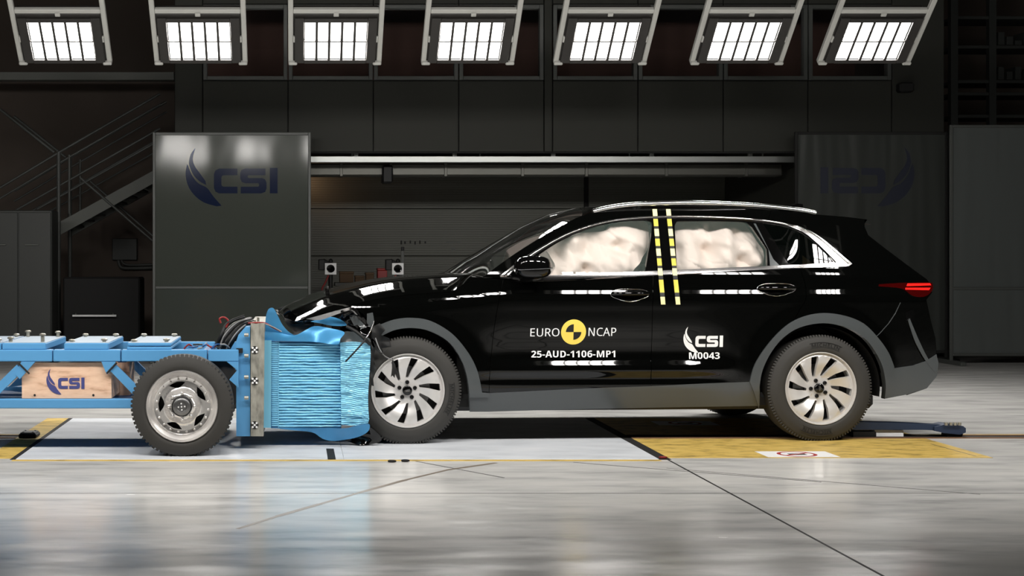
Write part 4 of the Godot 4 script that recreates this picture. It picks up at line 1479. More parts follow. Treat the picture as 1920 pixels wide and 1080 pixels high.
# ---------- the barrier trolley ----------
func trolley() -> void:
	var base := Vector3(-1.5, 0, -10.17)
	var t := thing("test_trolley", "blue steel barrier trolley with ballast plates and chrome wheels", "trolley", base)
	var D := 9.45
	var D2 := 10.34
	var quad4 := func(a: Array, d: float, thick: float) -> G: return plate(pts(a), d, thick)
	# two side trusses
	for d in [D, D2]:
		var k: float = d / D
		# the far truss is the near one moved back: scale pixel offsets to keep its real size
		var sh := func(a: Array) -> PackedVector2Array:
			var o := PackedVector2Array()
			for i in range(0, a.size(), 2):
				var p := wp(a[i], a[i + 1], D)
				o.append(Vector2(p.x, p.y))
			return o
		var add := func(called: String, a: Array, thick: float, m: Material, off := 0.0) -> void:
			var g := G.new()
			g.slab(Transform3D(Basis(), Vector3(0, 0, -d + off)), sh.call(a), thick)
			objw(called, g, m, t)
		var g := G.new()
		var a := wp(-120, 656, D)
		var b := wp(447, 678, D)
		for seg in [[-120.0, 97.5], [99.5, 225.5], [227.5, 388.0], [390.0, 447.0]]:
			g = G.new()
			g.span(Vector3(wp(seg[0], 0, D).x, b.y, -d - 0.08), Vector3(wp(seg[1], 0, D).x, a.y, -d), 0.005)
			objw("top_rail", g, M.blue_paint, t)
		g = G.new()
		a = wp(-120, 748.5, D)
		b = wp(400, 766, D)
		g.span(Vector3(a.x, b.y, -d - 0.08), Vector3(b.x, a.y, -d), 0.005)
		objw("bottom_rail", g, M.blue_paint, t)
		add.call("diagonal", [40, 678, 66, 678, 37, 711, 28, 701], 0.03, M.blue_paint)
		add.call("diagonal", [31, 684, 42, 696, -8, 745, -36, 749, -30, 744], 0.03, M.blue_paint, -0.004)
		add.call("diagonal", [190, 678, 217, 678, 207, 696, 200, 702], 0.03, M.blue_paint)
		add.call("diagonal", [206, 695, 217, 684, 262, 729, 262, 749, 258, 749], 0.03, M.blue_paint, -0.004)
		add.call("gusset", [425, 678, 447, 678, 447, 727, 430, 712, 445, 694], 0.05, M.blue_paint)
		if d == D:
			for sg in [[35, 681, 55, 701], [219, 680, 200, 700]]:
				objw("seam", tube_px([sg[0], sg[1], d - 0.003, (sg[0] + sg[2]) / 2.0, (sg[1] + sg[3]) / 2.0, d - 0.003, sg[2], sg[3], d - 0.003], 0.006), M.joint_black, t)
	# cross members and floor tray
	for u in [-40.0, 98.0, 226.0, 380.0]:
		var g := G.new()
		var p := wp(u, 667, D)
		g.span(Vector3(p.x - 0.03, p.y - 0.05, -D2), Vector3(p.x + 0.03, p.y + 0.01, -D - 0.08))
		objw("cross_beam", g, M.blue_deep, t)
	var g := G.new()
	var a := wp(-120, 752, D)
	var b := wp(420, 757, D)
	g.span(Vector3(a.x, b.y - 0.01, -D2), Vector3(b.x, a.y - 0.01, -D - 0.08))
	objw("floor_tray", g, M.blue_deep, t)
	# axle
	g = G.new()
	var ax := wp(341, 762, 9.17)
	g.tube([Vector3(ax.x, ax.y, -9.30), Vector3(ax.x, ax.y, -10.6)], 0.04, 14)
	objw("axle", g, M.joint_black, t)
	# plywood boxes with the emblem
	g = G.new()
	g.slab(Transform3D(Basis(), Vector3(0, 0, -D - 0.032)), wpoly(pts([41, 747, 41, 705, 60, 680, 190, 680, 209, 704, 209, 747]), D + 0.032), 0.9)
	var box := objw("plywood_box", g, M.plywood, t)
	var eo := wp(109, 729, D + 0.03)
	var es := 20.5 * D / F
	for poly in emblem():
		var w := PackedVector2Array()
		for p in poly:
			w.append(Vector2(eo.x, eo.y) + Vector2(p.x * 0.98, p.y) * es)
		g = G.new()
		g.slab(Transform3D(Basis(), Vector3(0, 0, -D - 0.029)), w, 0.003)
		objw("emblem", g, M.navy_wood, box)
	for u in [65.0, 175.0]:
		g = G.new()
		g.lathe(Transform3D(Basis(), wp(u, 741, D + 0.032)), [Vector2(0.008, 0.0), Vector2(0.007, 0.003), Vector2(0.0, 0.003)], 10)
		objw("screw", g, M.joint_black, box)
	g = G.new()
	g.slab(Transform3D(Basis(), Vector3(0, 0, -D - 0.5)), wpoly(pts([214, 745, 214, 676, 243, 676, 243, 745]), D + 0.5), 0.3)
	objw("plywood_box", g, M.plywood, t)
	# ballast plates across the top, each a pair of sheets with bolts
	var ply := [[-78.0, 2.0, 0], [4.0, 86.0, 0], [120.0, 203.0, 0], [238.0, 321.0, 1]]
	for q in ply:
		g = G.new()
		var y1 := wp(0, 643.5, 9.47).y
		var y0 := wp(0, 656, 9.47).y
		var x0 := wp(q[0], 0, 9.47).x
		var x1 := wp(q[1], 0, 9.47).x
		if q[2] == 1:
			g.span(Vector3(x0, y0, -10.30), Vector3(x1, (y0 + y1) * 0.5 - 0.002, -9.47), 0.004)
			g.span(Vector3(x0 + 0.004, (y0 + y1) * 0.5 + 0.002, -10.28), Vector3(x1, y1, -9.48), 0.004)
		else:
			g.span(Vector3(x0, y0, -10.30), Vector3(x1, y1, -9.47), 0.005)
		var po := objw("ballast_plate", g, M.blue_paint, t)
		g = G.new()
		g.span(Vector3(x0 + 0.004, y1, -10.29), Vector3(x1 - 0.004, y1 + 0.003, -9.49), 0.001)
		objw("wear_sheet", g, M.blue_worn, po)
		var hi := 0.045 if q[0] == 4.0 else 0.012
		for c in [[0.12, 9.58, hi * 0.5], [0.86, 9.58, hi], [0.12, 10.20, 0.035 if q[0] < 100.0 else 0.012], [0.86, 10.20, 0.03 if q[0] == 4.0 else 0.012]]:
			var x: float = lerpf(x0, x1, c[0])
			g = G.new()
			var up := Transform3D(Basis(Vector3.RIGHT, -PI / 2.0), Vector3(x, y1, -c[1]))
			g.lathe(up, [Vector2(0.013, 0.0), Vector2(0.013, c[2]), Vector2(0.022, c[2]), Vector2(0.022, c[2] + 0.009), Vector2(0.014, c[2] + 0.014), Vector2(0.0, c[2] + 0.014)], 6)
			objw("bolt", g, M.bolt, po)
	# trolley end: blue column plate, bolts
	g = G.new()
	a = wp(446, 606, 9.52)
	b = wp(470, 818, 9.52)
	g.slab(Transform3D(Basis(), Vector3(0, 0, -9.52)), wpoly(pts([443, 640, 447, 628, 460, 613, 469, 613, 469, 818, 443, 818]), 9.52), 0.85)
	objw("end_column", g, M.blue_paint, t)
	for v in [628.0, 667.0, 707.0, 746.0]:
		g = G.new()
		g.tube([wp(458, v, 9.49), wp(461, v, 9.49), wp(466, v, 9.49)], 0.013, 8)
		objw("bolt", g, M.bolt, t)
	g = G.new()
	g.slab(Transform3D(Basis(), Vector3(0, 0, -9.5)), wpoly(pts([443, 653, 455, 653, 455, 662, 443, 662]), 9.5), 0.05)
	objw("junction_box", g, M.matt_black, t)
	# wiring loom behind the column
	var looms := [[412, 658, 9.6, 418, 636, 9.6, 432, 618, 9.65, 448, 606, 9.7, 470, 600, 9.8], [418, 660, 9.62, 426, 640, 9.6, 440, 622, 9.65, 455, 610, 9.7, 474, 604, 9.8], [424, 658, 9.64, 434, 640, 9.62, 446, 624, 9.64, 460, 612, 9.7], [406, 648, 9.6, 414, 630, 9.58, 424, 610, 9.62, 440, 600, 9.66, 458, 594, 9.7]]
	for k in 4:
		objw("wiring_loom", tube_px(looms[k], 0.022 if k < 3 else 0.012), M.cable_black, t)
	for k in 4:
		var q: Array = looms[k].duplicate()
		for i in range(1, q.size(), 3):
			q[i] -= 3.0
			q[i + 1] -= 0.05
		objw("cable", tube_px(q, 0.005), M.cable_grey if k % 2 == 0 else M.cable_black, t)
	objw("cable", tube_px([414, 606, 9.6, 412, 598, 9.6, 420, 595, 9.6, 428, 602, 9.6, 424, 614, 9.6], 0.007), M.cable_red, t)
	objw("cable", tube_px([466, 606, 9.55, 480, 605, 9.5, 497, 606, 9.55, 512, 614, 9.55, 526, 621, 9.56], 0.006), M.cable_red, t)
	objw("cable", tube_px([496, 607, 9.54, 512, 613, 9.54, 528, 622, 9.55], 0.004), M.cable_grey, t)
	for k in 9:
		var u := 345.0 + k * 8.5
		objw("cable", tube_px([u, 654 - (k % 3) * 4, 9.5, u + 9, 646 + (k % 2) * 5, 9.5, u + 17, 652 - (k % 4) * 3, 9.55], 0.006), [M.cable_red, M.blue_deep, M.cable_black, M.cable_grey, M.blue_deep][k % 5], t)
	for v in [595.0, 600.0]:
		g = G.new()
		var p := wp(484 if v < 598.0 else 478, v, 9.6)
		g.tube([p + Vector3(0, -0.05, 0), p], 0.008, 8)
		objw("fitting", g, M.bolt, t)
	# wheels
	var parts := trolley_wheel()
	for s in [[ax.x, -9.17, false], [ax.x, -10.72, true], [ax.x - 2.9, -9.17, false]]:
		var w := Node3D.new()
		w.name = "wheel"
		t.add_child(w, true)
		w.global_transform = Transform3D(Basis(Vector3.UP, PI if s[2] else 0.0), Vector3(s[0], ax.y, s[1]))
		for p in parts:
			for q in p[3]:
				inst(p[0], p[1], p[2], w, q)

func trolley_wheel() -> Array:
	var out := []
	var one := [Transform3D()]
	var R := wp(0, 762, 9.17).y
	var g := G.new()
	g.lathe(Transform3D(), [Vector2(0.20, -0.22), Vector2(0.25, -0.25), Vector2(0.31, -0.24), Vector2(R - 0.012, -0.215), Vector2(R, -0.19), Vector2(R, -0.06), Vector2(R - 0.012, -0.035), Vector2(0.315, -0.012), Vector2(0.29, -0.002), Vector2(0.26, 0.004), Vector2(0.24, 0.002), Vector2(0.229, -0.008)], 96)
	out.append(["tyre", g.mesh(), M.tyre, one])
	g = G.new()
	for k in 72:
		var t := Transform3D(Basis(Vector3.BACK, TAU * k / 72.0), Vector3.ZERO)
		g.box(t * Transform3D(Basis(Vector3.UP, 0.55), Vector3(R - 0.012, 0, -0.034)), Vector3(0.040, 0.018, 0.016), 0.003)
	out.append(["tread_edge", g.mesh(), M.tyre, one])
	g = G.new()
	g.lathe(Transform3D(), [Vector2(0.230, -0.012), Vector2(0.231, 0.0), Vector2(0.226, 0.006), Vector2(0.220, 0.0), Vector2(0.212, -0.018), Vector2(0.196, -0.024), Vector2(0.189, -0.045), Vector2(0.183, -0.05), Vector2(0.178, -0.052), Vector2(0.160, -0.053)], 72)
	out.append(["rim_ring", g.mesh(), M.polished_alloy, one])
	var holes := []
	for k in 5:
		var c := deg_to_rad(104.0 - 72.0 * k)
		var e := Vector2.from_angle(c)
		var s := e.orthogonal()
		holes.append(PackedVector2Array([e * 0.142 + s * 0.054, e * 0.150 + s * 0.034, e * 0.156 + s * 0.0, e * 0.150 - s * 0.034, e * 0.142 - s * 0.054, e * 0.122 - s * 0.022, e * 0.115, e * 0.122 + s * 0.022]))
	var fz := func(p: Vector2) -> float:
		var r := p.length()
		return -0.053 + 0.05 * (1.0 - smoothstep(0.07, 0.125, r)) * (1.0 - 0.2 * cos(5.0 * (p.angle() - deg_to_rad(104.0))) * smoothstep(0.06, 0.10, r))
	g = G.new()
	g.panel(circle(Vector2.ZERO, 0.178, 72), holes, Vector2(0.012, 0.012), fz, 0.02)
	out.append(["rim_face", g.mesh(), M.polished_alloy, one])
	g = G.new()
	g.lathe(Transform3D(), [Vector2(0.0, -0.13), Vector2(0.205, -0.13), Vector2(0.20, -0.22)], 40)
	out.append(["wheel_back", g.mesh(), M.wheel_dark, one])
	g = G.new()
	g.ball(Vector3.ZERO, Vector3(0.008, 0.008, 0.008), 8, 6)
	var spots := []
	for k in 20:
		var a := TAU * (k + 0.5) / 20.0
		spots.append(Transform3D(Basis(), Vector3(cos(a) * 0.166, sin(a) * 0.168, -0.049)))
	out.append(["rim_rivet", g.mesh(), M.polished_alloy, spots])
	g = G.new()
	g.lathe(Transform3D(), [Vector2(0.012, -0.01), Vector2(0.012, 0.012), Vector2(0.007, 0.018), Vector2(0.0, 0.019)], 6)
	spots = []
	for k in 8:
		var a := TAU * k / 8.0
		spots.append(Transform3D(Basis(), Vector3(cos(a) * 0.083, sin(a) * 0.085, -0.002)))
	out.append(["wheel_nut", g.mesh(), M.polished_alloy, spots])
	g = G.new()
	g.lathe(Transform3D(), [Vector2(0.065, -0.01), Vector2(0.065, 0.008), Vector2(0.061, 0.010), Vector2(0.059, 0.004)], 40)
	out.append(["hub_seal", g.mesh(), M.matt_black, one])
	g = G.new()
	g.lathe(Transform3D(), [Vector2(0.059, -0.01), Vector2(0.058, 0.022), Vector2(0.050, 0.030), Vector2(0.034, 0.032), Vector2(0.030, 0.026), Vector2(0.0, 0.026)], 40)
	out.append(["hub", g.mesh(), M.disc_steel, one])
	g = G.new()
	g.lathe(Transform3D(), [Vector2(0.0052, 0.0), Vector2(0.0045, 0.0015), Vector2(0.0, 0.0015)], 10)
	spots = [Transform3D(Basis(), Vector3(0, 0, 0.027))]
	for k in 4:
		var a := TAU * k / 4.0 + 0.1
		spots.append(Transform3D(Basis(), Vector3(cos(a) * 0.020, sin(a) * 0.020, 0.027)))
	out.append(["target_dot", g.mesh(), M.sticker_white, spots])
	return out

# ---------- the deformable barrier on the trolley's nose ----------
func barrier() -> void:
	var t := thing("crash_barrier", "light blue ribbed honeycomb crash barrier crushed against the car's nose", "barrier", Vector3(0, 0, -10.17))
	var g := G.new()
	g.slab(Transform3D(Basis(), Vector3(0, 0, -9.5)), wpoly(pts([470, 606, 496, 606, 494, 818, 470, 818]), 9.5), 1.1)
	var sp := objw("steel_plate", g, M.steel_plate, t)
	for v in [656.0, 714.0, 797.0]:
		var u := 477.5
		g = G.new()
		g.lathe(Transform3D(Basis(), wp(u, v, 9.497)), [Vector2(0.0255, -0.002), Vector2(0.0255, 0.002), Vector2(0.0, 0.002)], 24)
		var tg := objw("target_disc", g, M.sticker_black, sp)
		for o in [[0, 0], [-3.7, -3.7], [3.7, -3.7], [-3.7, 3.7], [3.7, 3.7]]:
			g = G.new()
			g.lathe(Transform3D(Basis(), wp(u + o[0], v + o[1], 9.494)), [Vector2(0.0072, -0.001), Vector2(0.0072, 0.0012), Vector2(0.0, 0.0012)], 10)
			objw("target_dot", g, M.sticker_white, tg)
	g = G.new()
	g.slab(Transform3D(Basis(), Vector3(0, 0, -9.6)), wpoly(pts([495, 638, 509, 638, 508, 802, 493, 802]), 9.6), 1.06)
	objw("backing_plate", g, M.foil_blue, t)
	# main core with its pressed ribs
	g = G.new()
	g.slab(Transform3D(Basis(), Vector3(0, 0, -9.655)), wpoly(pts([508, 640, 638, 642, 640, 803, 508, 803]), 9.655), 1.0)
	objw("honeycomb_core", g, M.foil_deep, t)
	var rng := RandomNumberGenerator.new()
	rng.seed = 11
	var n := 30
	for k in n:
		var v0 := 642.0 + 160.0 * k / n
		var v1 := 642.0 + 160.0 * (k + 1) / n - 0.6
		var rows := []
		for i in 13:
			var u := lerpf(523.0, 639.5, i / 12.0)
			var wob := rng.randf_range(-0.5, 0.5) + 1.2 * noise.get_noise_2d(u * 3.0, k * 90.0)
			var tilt := 1.6 * (1.0 - absf(i / 6.0 - 1.0)) * sin(k * 1.7) * 0.3
			var row := []
			for j in 6:
				var f := j / 5.0
				var p := wp(u, lerpf(v0, v1, f) + wob * 0.6 + tilt, 9.655)
				var bulge := sin(f * PI) * (0.010 + 0.006 * noise.get_noise_2d(u * 2.0 + 300.0, k * 50.0))
				row.append(Vector3(p.x, p.y, -9.655 + bulge))
			rows.append(row)
		g = G.new()
		g.grid(rows, func(_p: Vector3) -> Vector3: return Vector3.BACK)
		objw("core_rib", g, M.foil_blue, t)
	for k in 44:
		var v := 642.5 + 159.0 * k / 44.0
		g = G.new()
		var p := wp(509.5, v, 9.65)
		var q := wp(521.5, v, 9.65)
		g.tube([p, q], 0.0055, 6)
		objw("fine_rib", g, M.foil_blue, t)
	g = G.new()
	g.tube([wp(523, 641, 9.648), wp(522, 720, 9.646), wp(522, 803, 9.648)], 0.004, 6)
	objw("glue_line", g, M.foil_blue, t)
	# crushed front layer, bowed in by the wheel
	var front := join([curve([638, 643, 660, 641, 680, 643, 694, 646], 3), curve([695, 670, 692, 710, 690, 750, 692, 785], 4), curve([690, 793, 665, 798, 640, 797], 3)])
	g = G.new()
	var fz := func(p: Vector2) -> float:
		var s := p.y * 240.0
		return -9.60 + 0.012 * noise.get_noise_3d(p.x * 600.0, p.y * 1500.0, 4.0) + 0.006 * absf(sin(s + 3.0 * noise.get_noise_2d(p.x * 500.0, p.y * 300.0))) + 0.02 * noise.get_noise_2d(p.x * 300.0, p.y * 160.0)
	g.panel(wpoly(front, 9.6), [], Vector2(0.012, 0.005), fz, 0.09, true)
	objw("crushed_layer", g, M.foil_blue, t)
	g = G.new()
	g.slab(Transform3D(Basis(), Vector3(0, 0, -9.72)), wpoly(pts([640, 644, 655, 648, 650, 795, 640, 798]), 9.72), 0.9)
	objw("crushed_core", g, M.foil_deep, t)
	# torn aluminium skins above and below
	objw("skin_flap", sheet(curve([497, 626, 498, 598, 502, 582, 508, 577, 514, 579, 521, 592, 529, 608, 540, 621, 551, 630, 530, 636, 497, 626], 4), 9.62, 0.03, 2.5, 21.0, 0.004, 0.3), M.foil_sheet, t)
	objw("skin_flap", sheet(curve([497, 622, 520, 624, 551, 629, 572, 620, 590, 612, 615, 615, 645, 622, 638, 634, 632, 645, 600, 642, 550, 640, 497, 639, 497, 622], 4), 9.60, 0.05, 2.6, 22.0, 0.004), M.foil_sheet, t)
	objw("skin_flap", sheet(curve([582, 603, 600, 597, 620, 594, 640, 600, 650, 610, 625, 611, 600, 606, 582, 603], 4), 9.68, 0.03, 3.0, 23.0, 0.004), M.foil_sheet, t)
	objw("skin_flap", sheet(curve([510, 801, 560, 803, 640, 802, 662, 797, 690, 793, 691, 806, 676, 817, 650, 825, 624, 829, 604, 824, 584, 811, 540, 806, 510, 801], 4), 9.60, 0.05, 2.2, 24.0, 0.004, 0.5), M.foil_sheet, t)

# ---------- screens, stairs and other things at the back ----------
func screens() -> void:
	screen("display_screen", "tall glossy grey screen with a navy emblem beside the stairs", 286, 248, 583, 17.6, 539.0, M.film, M.frame_grey, M.navy, false)
	screen("display_screen", "tall dark screen with a reversed emblem behind the car's tail", 1491, 247, 1778, 17.7, -1.0, M.film_back, M.panel_edge, M.navy_faded, true)
	screen("display_screen", "plain rippled grey screen beside the reversed emblem screen", 1782, 234, 2075, 17.2, 541.0, M.film_plain, M.frame_grey, null, false)

func screen(called: String, label: String, u0: float, v0: float, u1: float, d: float, bar: float, film: Material, fm: Material, ink: Material, back: bool) -> void:
	var a := wp(u0, v0, d)
	var b := wp(u1, 0, d)
	var t := thing(called, label, "screen", Vector3((a.x + b.x) * 0.5, 0, -d))
	var f := 0.035
	var y0 := 0.10
	for s in [[Vector3(a.x, 0, -d - 0.04), Vector3(a.x + f, a.y, -d)], [Vector3(b.x - f, 0, -d - 0.04), Vector3(b.x, a.y, -d)], [Vector3(a.x + f, a.y - f, -d - 0.04), Vector3(b.x - f, a.y, -d)], [Vector3(a.x + f, y0, -d - 0.04), Vector3(b.x - f, y0 + f, -d)]]:
		var g := G.new()
		g.span(s[0], s[1], 0.005)
		objw("frame_bar", g, fm, t)
	var mid := wp(0, bar, d).y
	if bar > 0.0:
		var g := G.new()
		g.span(Vector3(a.x + f, mid - f / 2, -d - 0.04), Vector3(b.x - f, mid + f / 2, -d), 0.005)
		objw("frame_bar", g, fm, t)
	var spans := [[y0 + f, a.y - f]] if bar < 0.0 else [[y0 + f, mid - f / 2], [mid + f / 2, a.y - f]]
	for s in spans:
		var g := G.new()
		g.span(Vector3(a.x + f, s[0], -d - 0.022), Vector3(b.x - f, s[1], -d - 0.016), 0.0)
		objw("film_panel", g, film, t)
	for x in [a.x + 0.02, b.x - 0.02]:
		var g := G.new()
		g.span(Vector3(x - 0.03, 0, -d - 0.4), Vector3(x + 0.03, 0.05, -d + 0.30), 0.008)
		objw("foot", g, fm, t)
	if ink:
		var o := wp(401, 362.5, d) if not back else wp(1661, 362.5, d)
		var s := (46.5 if not back else 47.5) * d / F
		for poly in emblem():
			var w := PackedVector2Array()
			for p in poly:
				w.append(Vector2(o.x, o.y) + Vector2(p.x * (-1.0 if back else 1.0) * 1.04, p.y) * s)
			var g := G.new()
			g.slab(Transform3D(Basis(), Vector3(0, 0, -d - 0.013)), w, 0.003)
			objw("emblem", g, ink, t)

func backdrop_things() -> void:
	# staircase
	var D := 20.0
	var t := thing("staircase", "steel staircase with tube handrails climbing behind the emblem screen", "stairs", Vector3(wp(180, 0, D).x, 0, -D))
	for d in [D, D + 1.0]:
		var g := G.new()
		g.slab(Transform3D(Basis(), Vector3(0, 0, -d)), PackedVector2Array([Vector2(wp(112, 0, D).x, wp(0, 416, D).y), Vector2(wp(300, 0, D).x, wp(0, 313, D).y), Vector2(wp(300, 0, D).x, wp(0, 337, D).y), Vector2(wp(112, 0, D).x, wp(0, 441, D).y)]), 0.05)
		objw("stringer", g, M.stair_grey, t)
		var line := func(a: Array, r: float, m: Material) -> void:
			var gg := G.new()
			var p := wp(a[0], a[1], D)
			var q := wp(a[2], a[3], D)
			gg.tube([Vector3(p.x, p.y, -d), Vector3(q.x, q.y, -d)], r, 8)
			objw("handrail" if a[1] != a[3] and a[0] != a[2] else "post", gg, m, t)
		line.call([110, 285, 110, 690], 0.03, M.rail_grey)
		line.call([130, 290, 130, 400], 0.02, M.rail_grey)
		line.call([0, 352, 110, 286], 0.018, M.rail_grey)
		line.call([0, 372, 110, 306], 0.014, M.rail_grey)
		line.call([110, 286, 300, 176], 0.018, M.rail_grey)
		line.call([110, 306, 300, 196], 0.014, M.rail_grey)
		line.call([30, 394, 300, 241], 0.016, M.rail_grey)
		line.call([70, 392, 300, 263], 0.014, M.rail_grey)
		line.call([150, 333, 290, 455], 0.018, M.rail_grey)
		line.call([0, 205, 102, 286], 0.02, M.rail_grey)
	for k in 9:
		var g := G.new()
		var f := (k + 0.5) / 9.0
		var p := wp(lerpf(112, 300, f), lerpf(428, 325, f), D)
		g.span(Vector3(p.x - 0.12, p.y - 0.015, -D - 1.0), Vector3(p.x + 0.12, p.y + 0.015, -D - 0.05))
		objw("tread", g, M.locker_grey, t)
	# wall behind the stairs and the beam over it
	var g := face(-600, 135, 326, 150, 21.0, 0.2)
	tag(obj("roof_beam", g, M.stair_grey), "long grey steel beam above the stairs", "beam")
	g = face(-400, 152, 330, 640, 23.0, 0.15)
	struct("wall_side_bay", g, M.dark_wall, "dark brown wall behind the staircase", "wall")
	# lockers
	t = thing("locker", "dark grey metal cabinet with two doors at the foot of the stairs", "cabinet", Vector3(wp(30, 0, 18.6).x, 0, -18.6))
	var a := wp(-80, 394, 18.6)
	var b := wp(97, 0, 18.6)
	g = G.new()
	g.span(Vector3(a.x, 0, -19.1), Vector3(b.x, a.y, -18.62), 0.01)
	objw("body", g, M.locker_grey, t)
	for r in [[-78.0, 33.0], [35.0, 95.0]]:
		g = G.new()
		g.span(Vector3(wp(r[0], 0, 18.6).x, 0.08, -18.62), Vector3(wp(r[1], 0, 18.6).x, a.y - 0.03, -18.6), 0.006)
		var dr := objw("door", g, M.locker_grey, t)
		g = G.new()
		var h := wp(r[1] - 35.0, 459, 18.59)
		g.span(h + Vector3(-0.09, -0.008, 0), h + Vector3(0.09, 0.008, 0.02))
		objw("handle", g, M.stair_grey, dr)
	# switch box with conduit
	t = thing("switch_box", "small grey electrical box with bent conduit on the stair wall", "box", Vector3(wp(233, 0, 22.9).x, wp(0, 490, 22.9).y, -22.9))
	objw("body", face(210, 447, 257, 488, 22.9, 0.1, 0.01), M.locker_grey, t)
	objw("conduit", tube_px([222, 488, 22.88, 226, 500, 22.88, 240, 503, 22.88, 285, 502, 22.88], 0.03), M.rail_grey, t)
	objw("conduit", tube_px([228, 488, 22.85, 232, 494, 22.85, 244, 497, 22.85, 285, 496, 22.85], 0.02), M.rail_grey, t)
	# dark tool cart with a pale push bar
	t = thing("tool_cart", "black cart with a pale push bar under the stairs", "cart", Vector3(wp(180, 0, 18.9).x, 0, -18.9))
	a = wp(118, 520, 18.9)
	b = wp(262, 0, 18.9)
	g = G.new()
	g.span(Vector3(a.x, 0.12, -19.5), Vector3(b.x, a.y, -18.9), 0.02)
	objw("body", g, M.black_wall, t)
	for x in [a.x + 0.1, b.x - 0.1]:
		for z in [-19.0, -19.4]:
			g = G.new()
			g.tube([Vector3(x - 0.02, 0.06, z), Vector3(x + 0.02, 0.06, z)], 0.06, 14)
			objw("caster", g, M.matt_black, t)
	g = G.new()
	g.tube([wp(136, 592, 18.8), wp(218, 592, 18.8)], 0.014, 8)
	objw("push_bar", g, M.sticker_white, t)
	for u in [142.0, 212.0]:
		g = G.new()
		g.tube([wp(u, 590, 18.8), wp(u, 587, 18.92)], 0.01, 6)
		objw("bar_bracket", g, M.stair_grey, t)
	# test cameras on stands inside the doorway
	for c in [[618.0, "high speed camera with white lens hood on a stand beside the emblem screen"], [744.0, "high speed camera with white lens hood standing beside the red box"]]:
		var u: float = c[0]
		var d := 18.9
		t = thing("test_camera", c[1], "camera", Vector3(wp(u, 0, d).x, 0, -d), 0.0, "test cameras in the doorway")
		var p := wp(u + 2, 504, d)
		g = G.new()
		g.panel(PackedVector2Array([Vector2(p.x - 0.075, p.y - 0.075), Vector2(p.x + 0.075, p.y - 0.075), Vector2(p.x + 0.075, p.y + 0.075), Vector2(p.x - 0.075, p.y + 0.075)]), [circle(Vector2(p.x, p.y), 0.055, 24)], Vector2(0.05, 0.05), func(_q: Vector2) -> float: return -d, 0.03)
		objw("lens_hood", g, M.sticker_white, t)
		g = G.new()
		g.lathe(Transform3D(Basis(), Vector3(p.x, p.y, -d - 0.02)), [Vector2(0.055, -0.2), Vector2(0.055, 0.0), Vector2(0.045, 0.0), Vector2(0.0, -0.03)], 24)
		objw("lens", g, M.gloss_black, t)
		g = face(u - 21, 486, u - 8, 507, d + 0.05, 0.12, 0.01)
		objw("monitor", g, M.matt_black, t)
		objw("arm", tube_px([u - 12, 487, d + 0.08, u - 4, 492, d + 0.08, u + 2, 494, d + 0.1], 0.02), M.matt_black, t)
		g = G.new()
		g.ball(wp(u + 2, 490, d + 0.08), Vector3(0.03, 0.035, 0.03))
		objw("knob", g, M.matt_black, t)
		g = G.new()
		g.tube([Vector3(p.x, p.y - 0.08, -d - 0.1), Vector3(p.x, 0.55, -d - 0.1)], 0.03, 10)
		objw("column", g, M.matt_black, t)
		for k in 3:
			var an := TAU * k / 3.0 + 0.5
			g = G.new()
			g.tube([Vector3(p.x, 0.6, -d - 0.1), Vector3(p.x + cos(an) * 0.35, 0.012, -d - 0.1 + sin(an) * 0.35)], 0.014, 8)
			objw("leg", g, M.matt_black, t)
		objw("cable", tube_px([u - 2, 516, d, u - 8, 530, d, u - 14, 542, d, u - 10, 556, d], 0.012), M.cable_red, t)
	# a narrow stand with a printed sheet above the second camera
	t = thing("sign_stand", "slim pale post with a small black marker behind the second camera", "stand", Vector3(wp(755, 0, 20.5).x, 0, -20.5))
	g = G.new()
	g.span(Vector3(wp(752, 0, 20.5).x, 0, -20.53), Vector3(wp(758, 0, 20.5).x, wp(0, 463, 20.5).y, -20.5))
	objw("post", g, M.frame_grey, t)
	objw("marker", face(752.5, 463, 758, 470, 20.48, 0.02), M.matt_black, t)
	# marks painted on the bay wall
	var wallb: Node3D = get_node("wall_bay")
	for k in 6:
		var u: float = [751.0, 758.0, 768.0, 777.0, 786.0, 796.0][k]
		g = face(u, 451.0 + (k % 2) * 1.5, u + 2.6, 458.5 - (k % 3), 21.995, 0.006, 0.0)
		objw("wall_mark", g, M.panel_edge, wallb)
	for r in [[836, 453, 864, 455], [846, 464, 853, 470]]:
		objw("wall_mark", face(r[0], r[1], r[2], r[3], 21.995, 0.006, 0.0), M.frame_grey, wallb)
	# boxes on the shelf behind the cameras
	t = thing("shelf_table", "low dark bench behind the test cameras", "bench", Vector3(wp(700, 0, 20.2).x, 0, -20.3))
	g = G.new()
	a = wp(628, 530, 20.2)
	b = wp(742, 0, 20.2)
	g.span(Vector3(a.x, a.y - 0.05, -20.7), Vector3(b.x, a.y, -20.2))
	objw("top", g, M.locker_grey, t)
	for x in [a.x + 0.05, b.x - 0.05]:
		for z in [-20.25, -20.65]:
			g = G.new()
			g.span(Vector3(x - 0.025, 0, z - 0.025), Vector3(x + 0.025, a.y - 0.05, z + 0.025))
			objw("leg", g, M.locker_grey, t)
	for q in [[637, 509, 663, "wide brown cardboard box on the bench behind the cameras", "cardboard"], [666, 517, 683, "small brown cardboard carton between two taller boxes", "cardboard"], [686, 511, 701, "dull brown box standing next to the red box", "cardboard"], [708, 503, 726, "red box on the bench behind the cameras", "red_box"]]:
		t = thing("storage_box", q[3], "box", Vector3(wp((q[0] + q[2]) / 2.0, 0, 20.3).x, a.y, -20.4), 0.0, "boxes on the bench")
		var p := wp(q[0], q[1], 20.3)
		var w := wp(q[2], 0, 20.3)
		g = G.new()
		g.span(Vector3(p.x, a.y, -20.55), Vector3(w.x, p.y - 0.03, -20.3), 0.006)
		objw("body", g, M[q[4]], t)
		g = G.new()
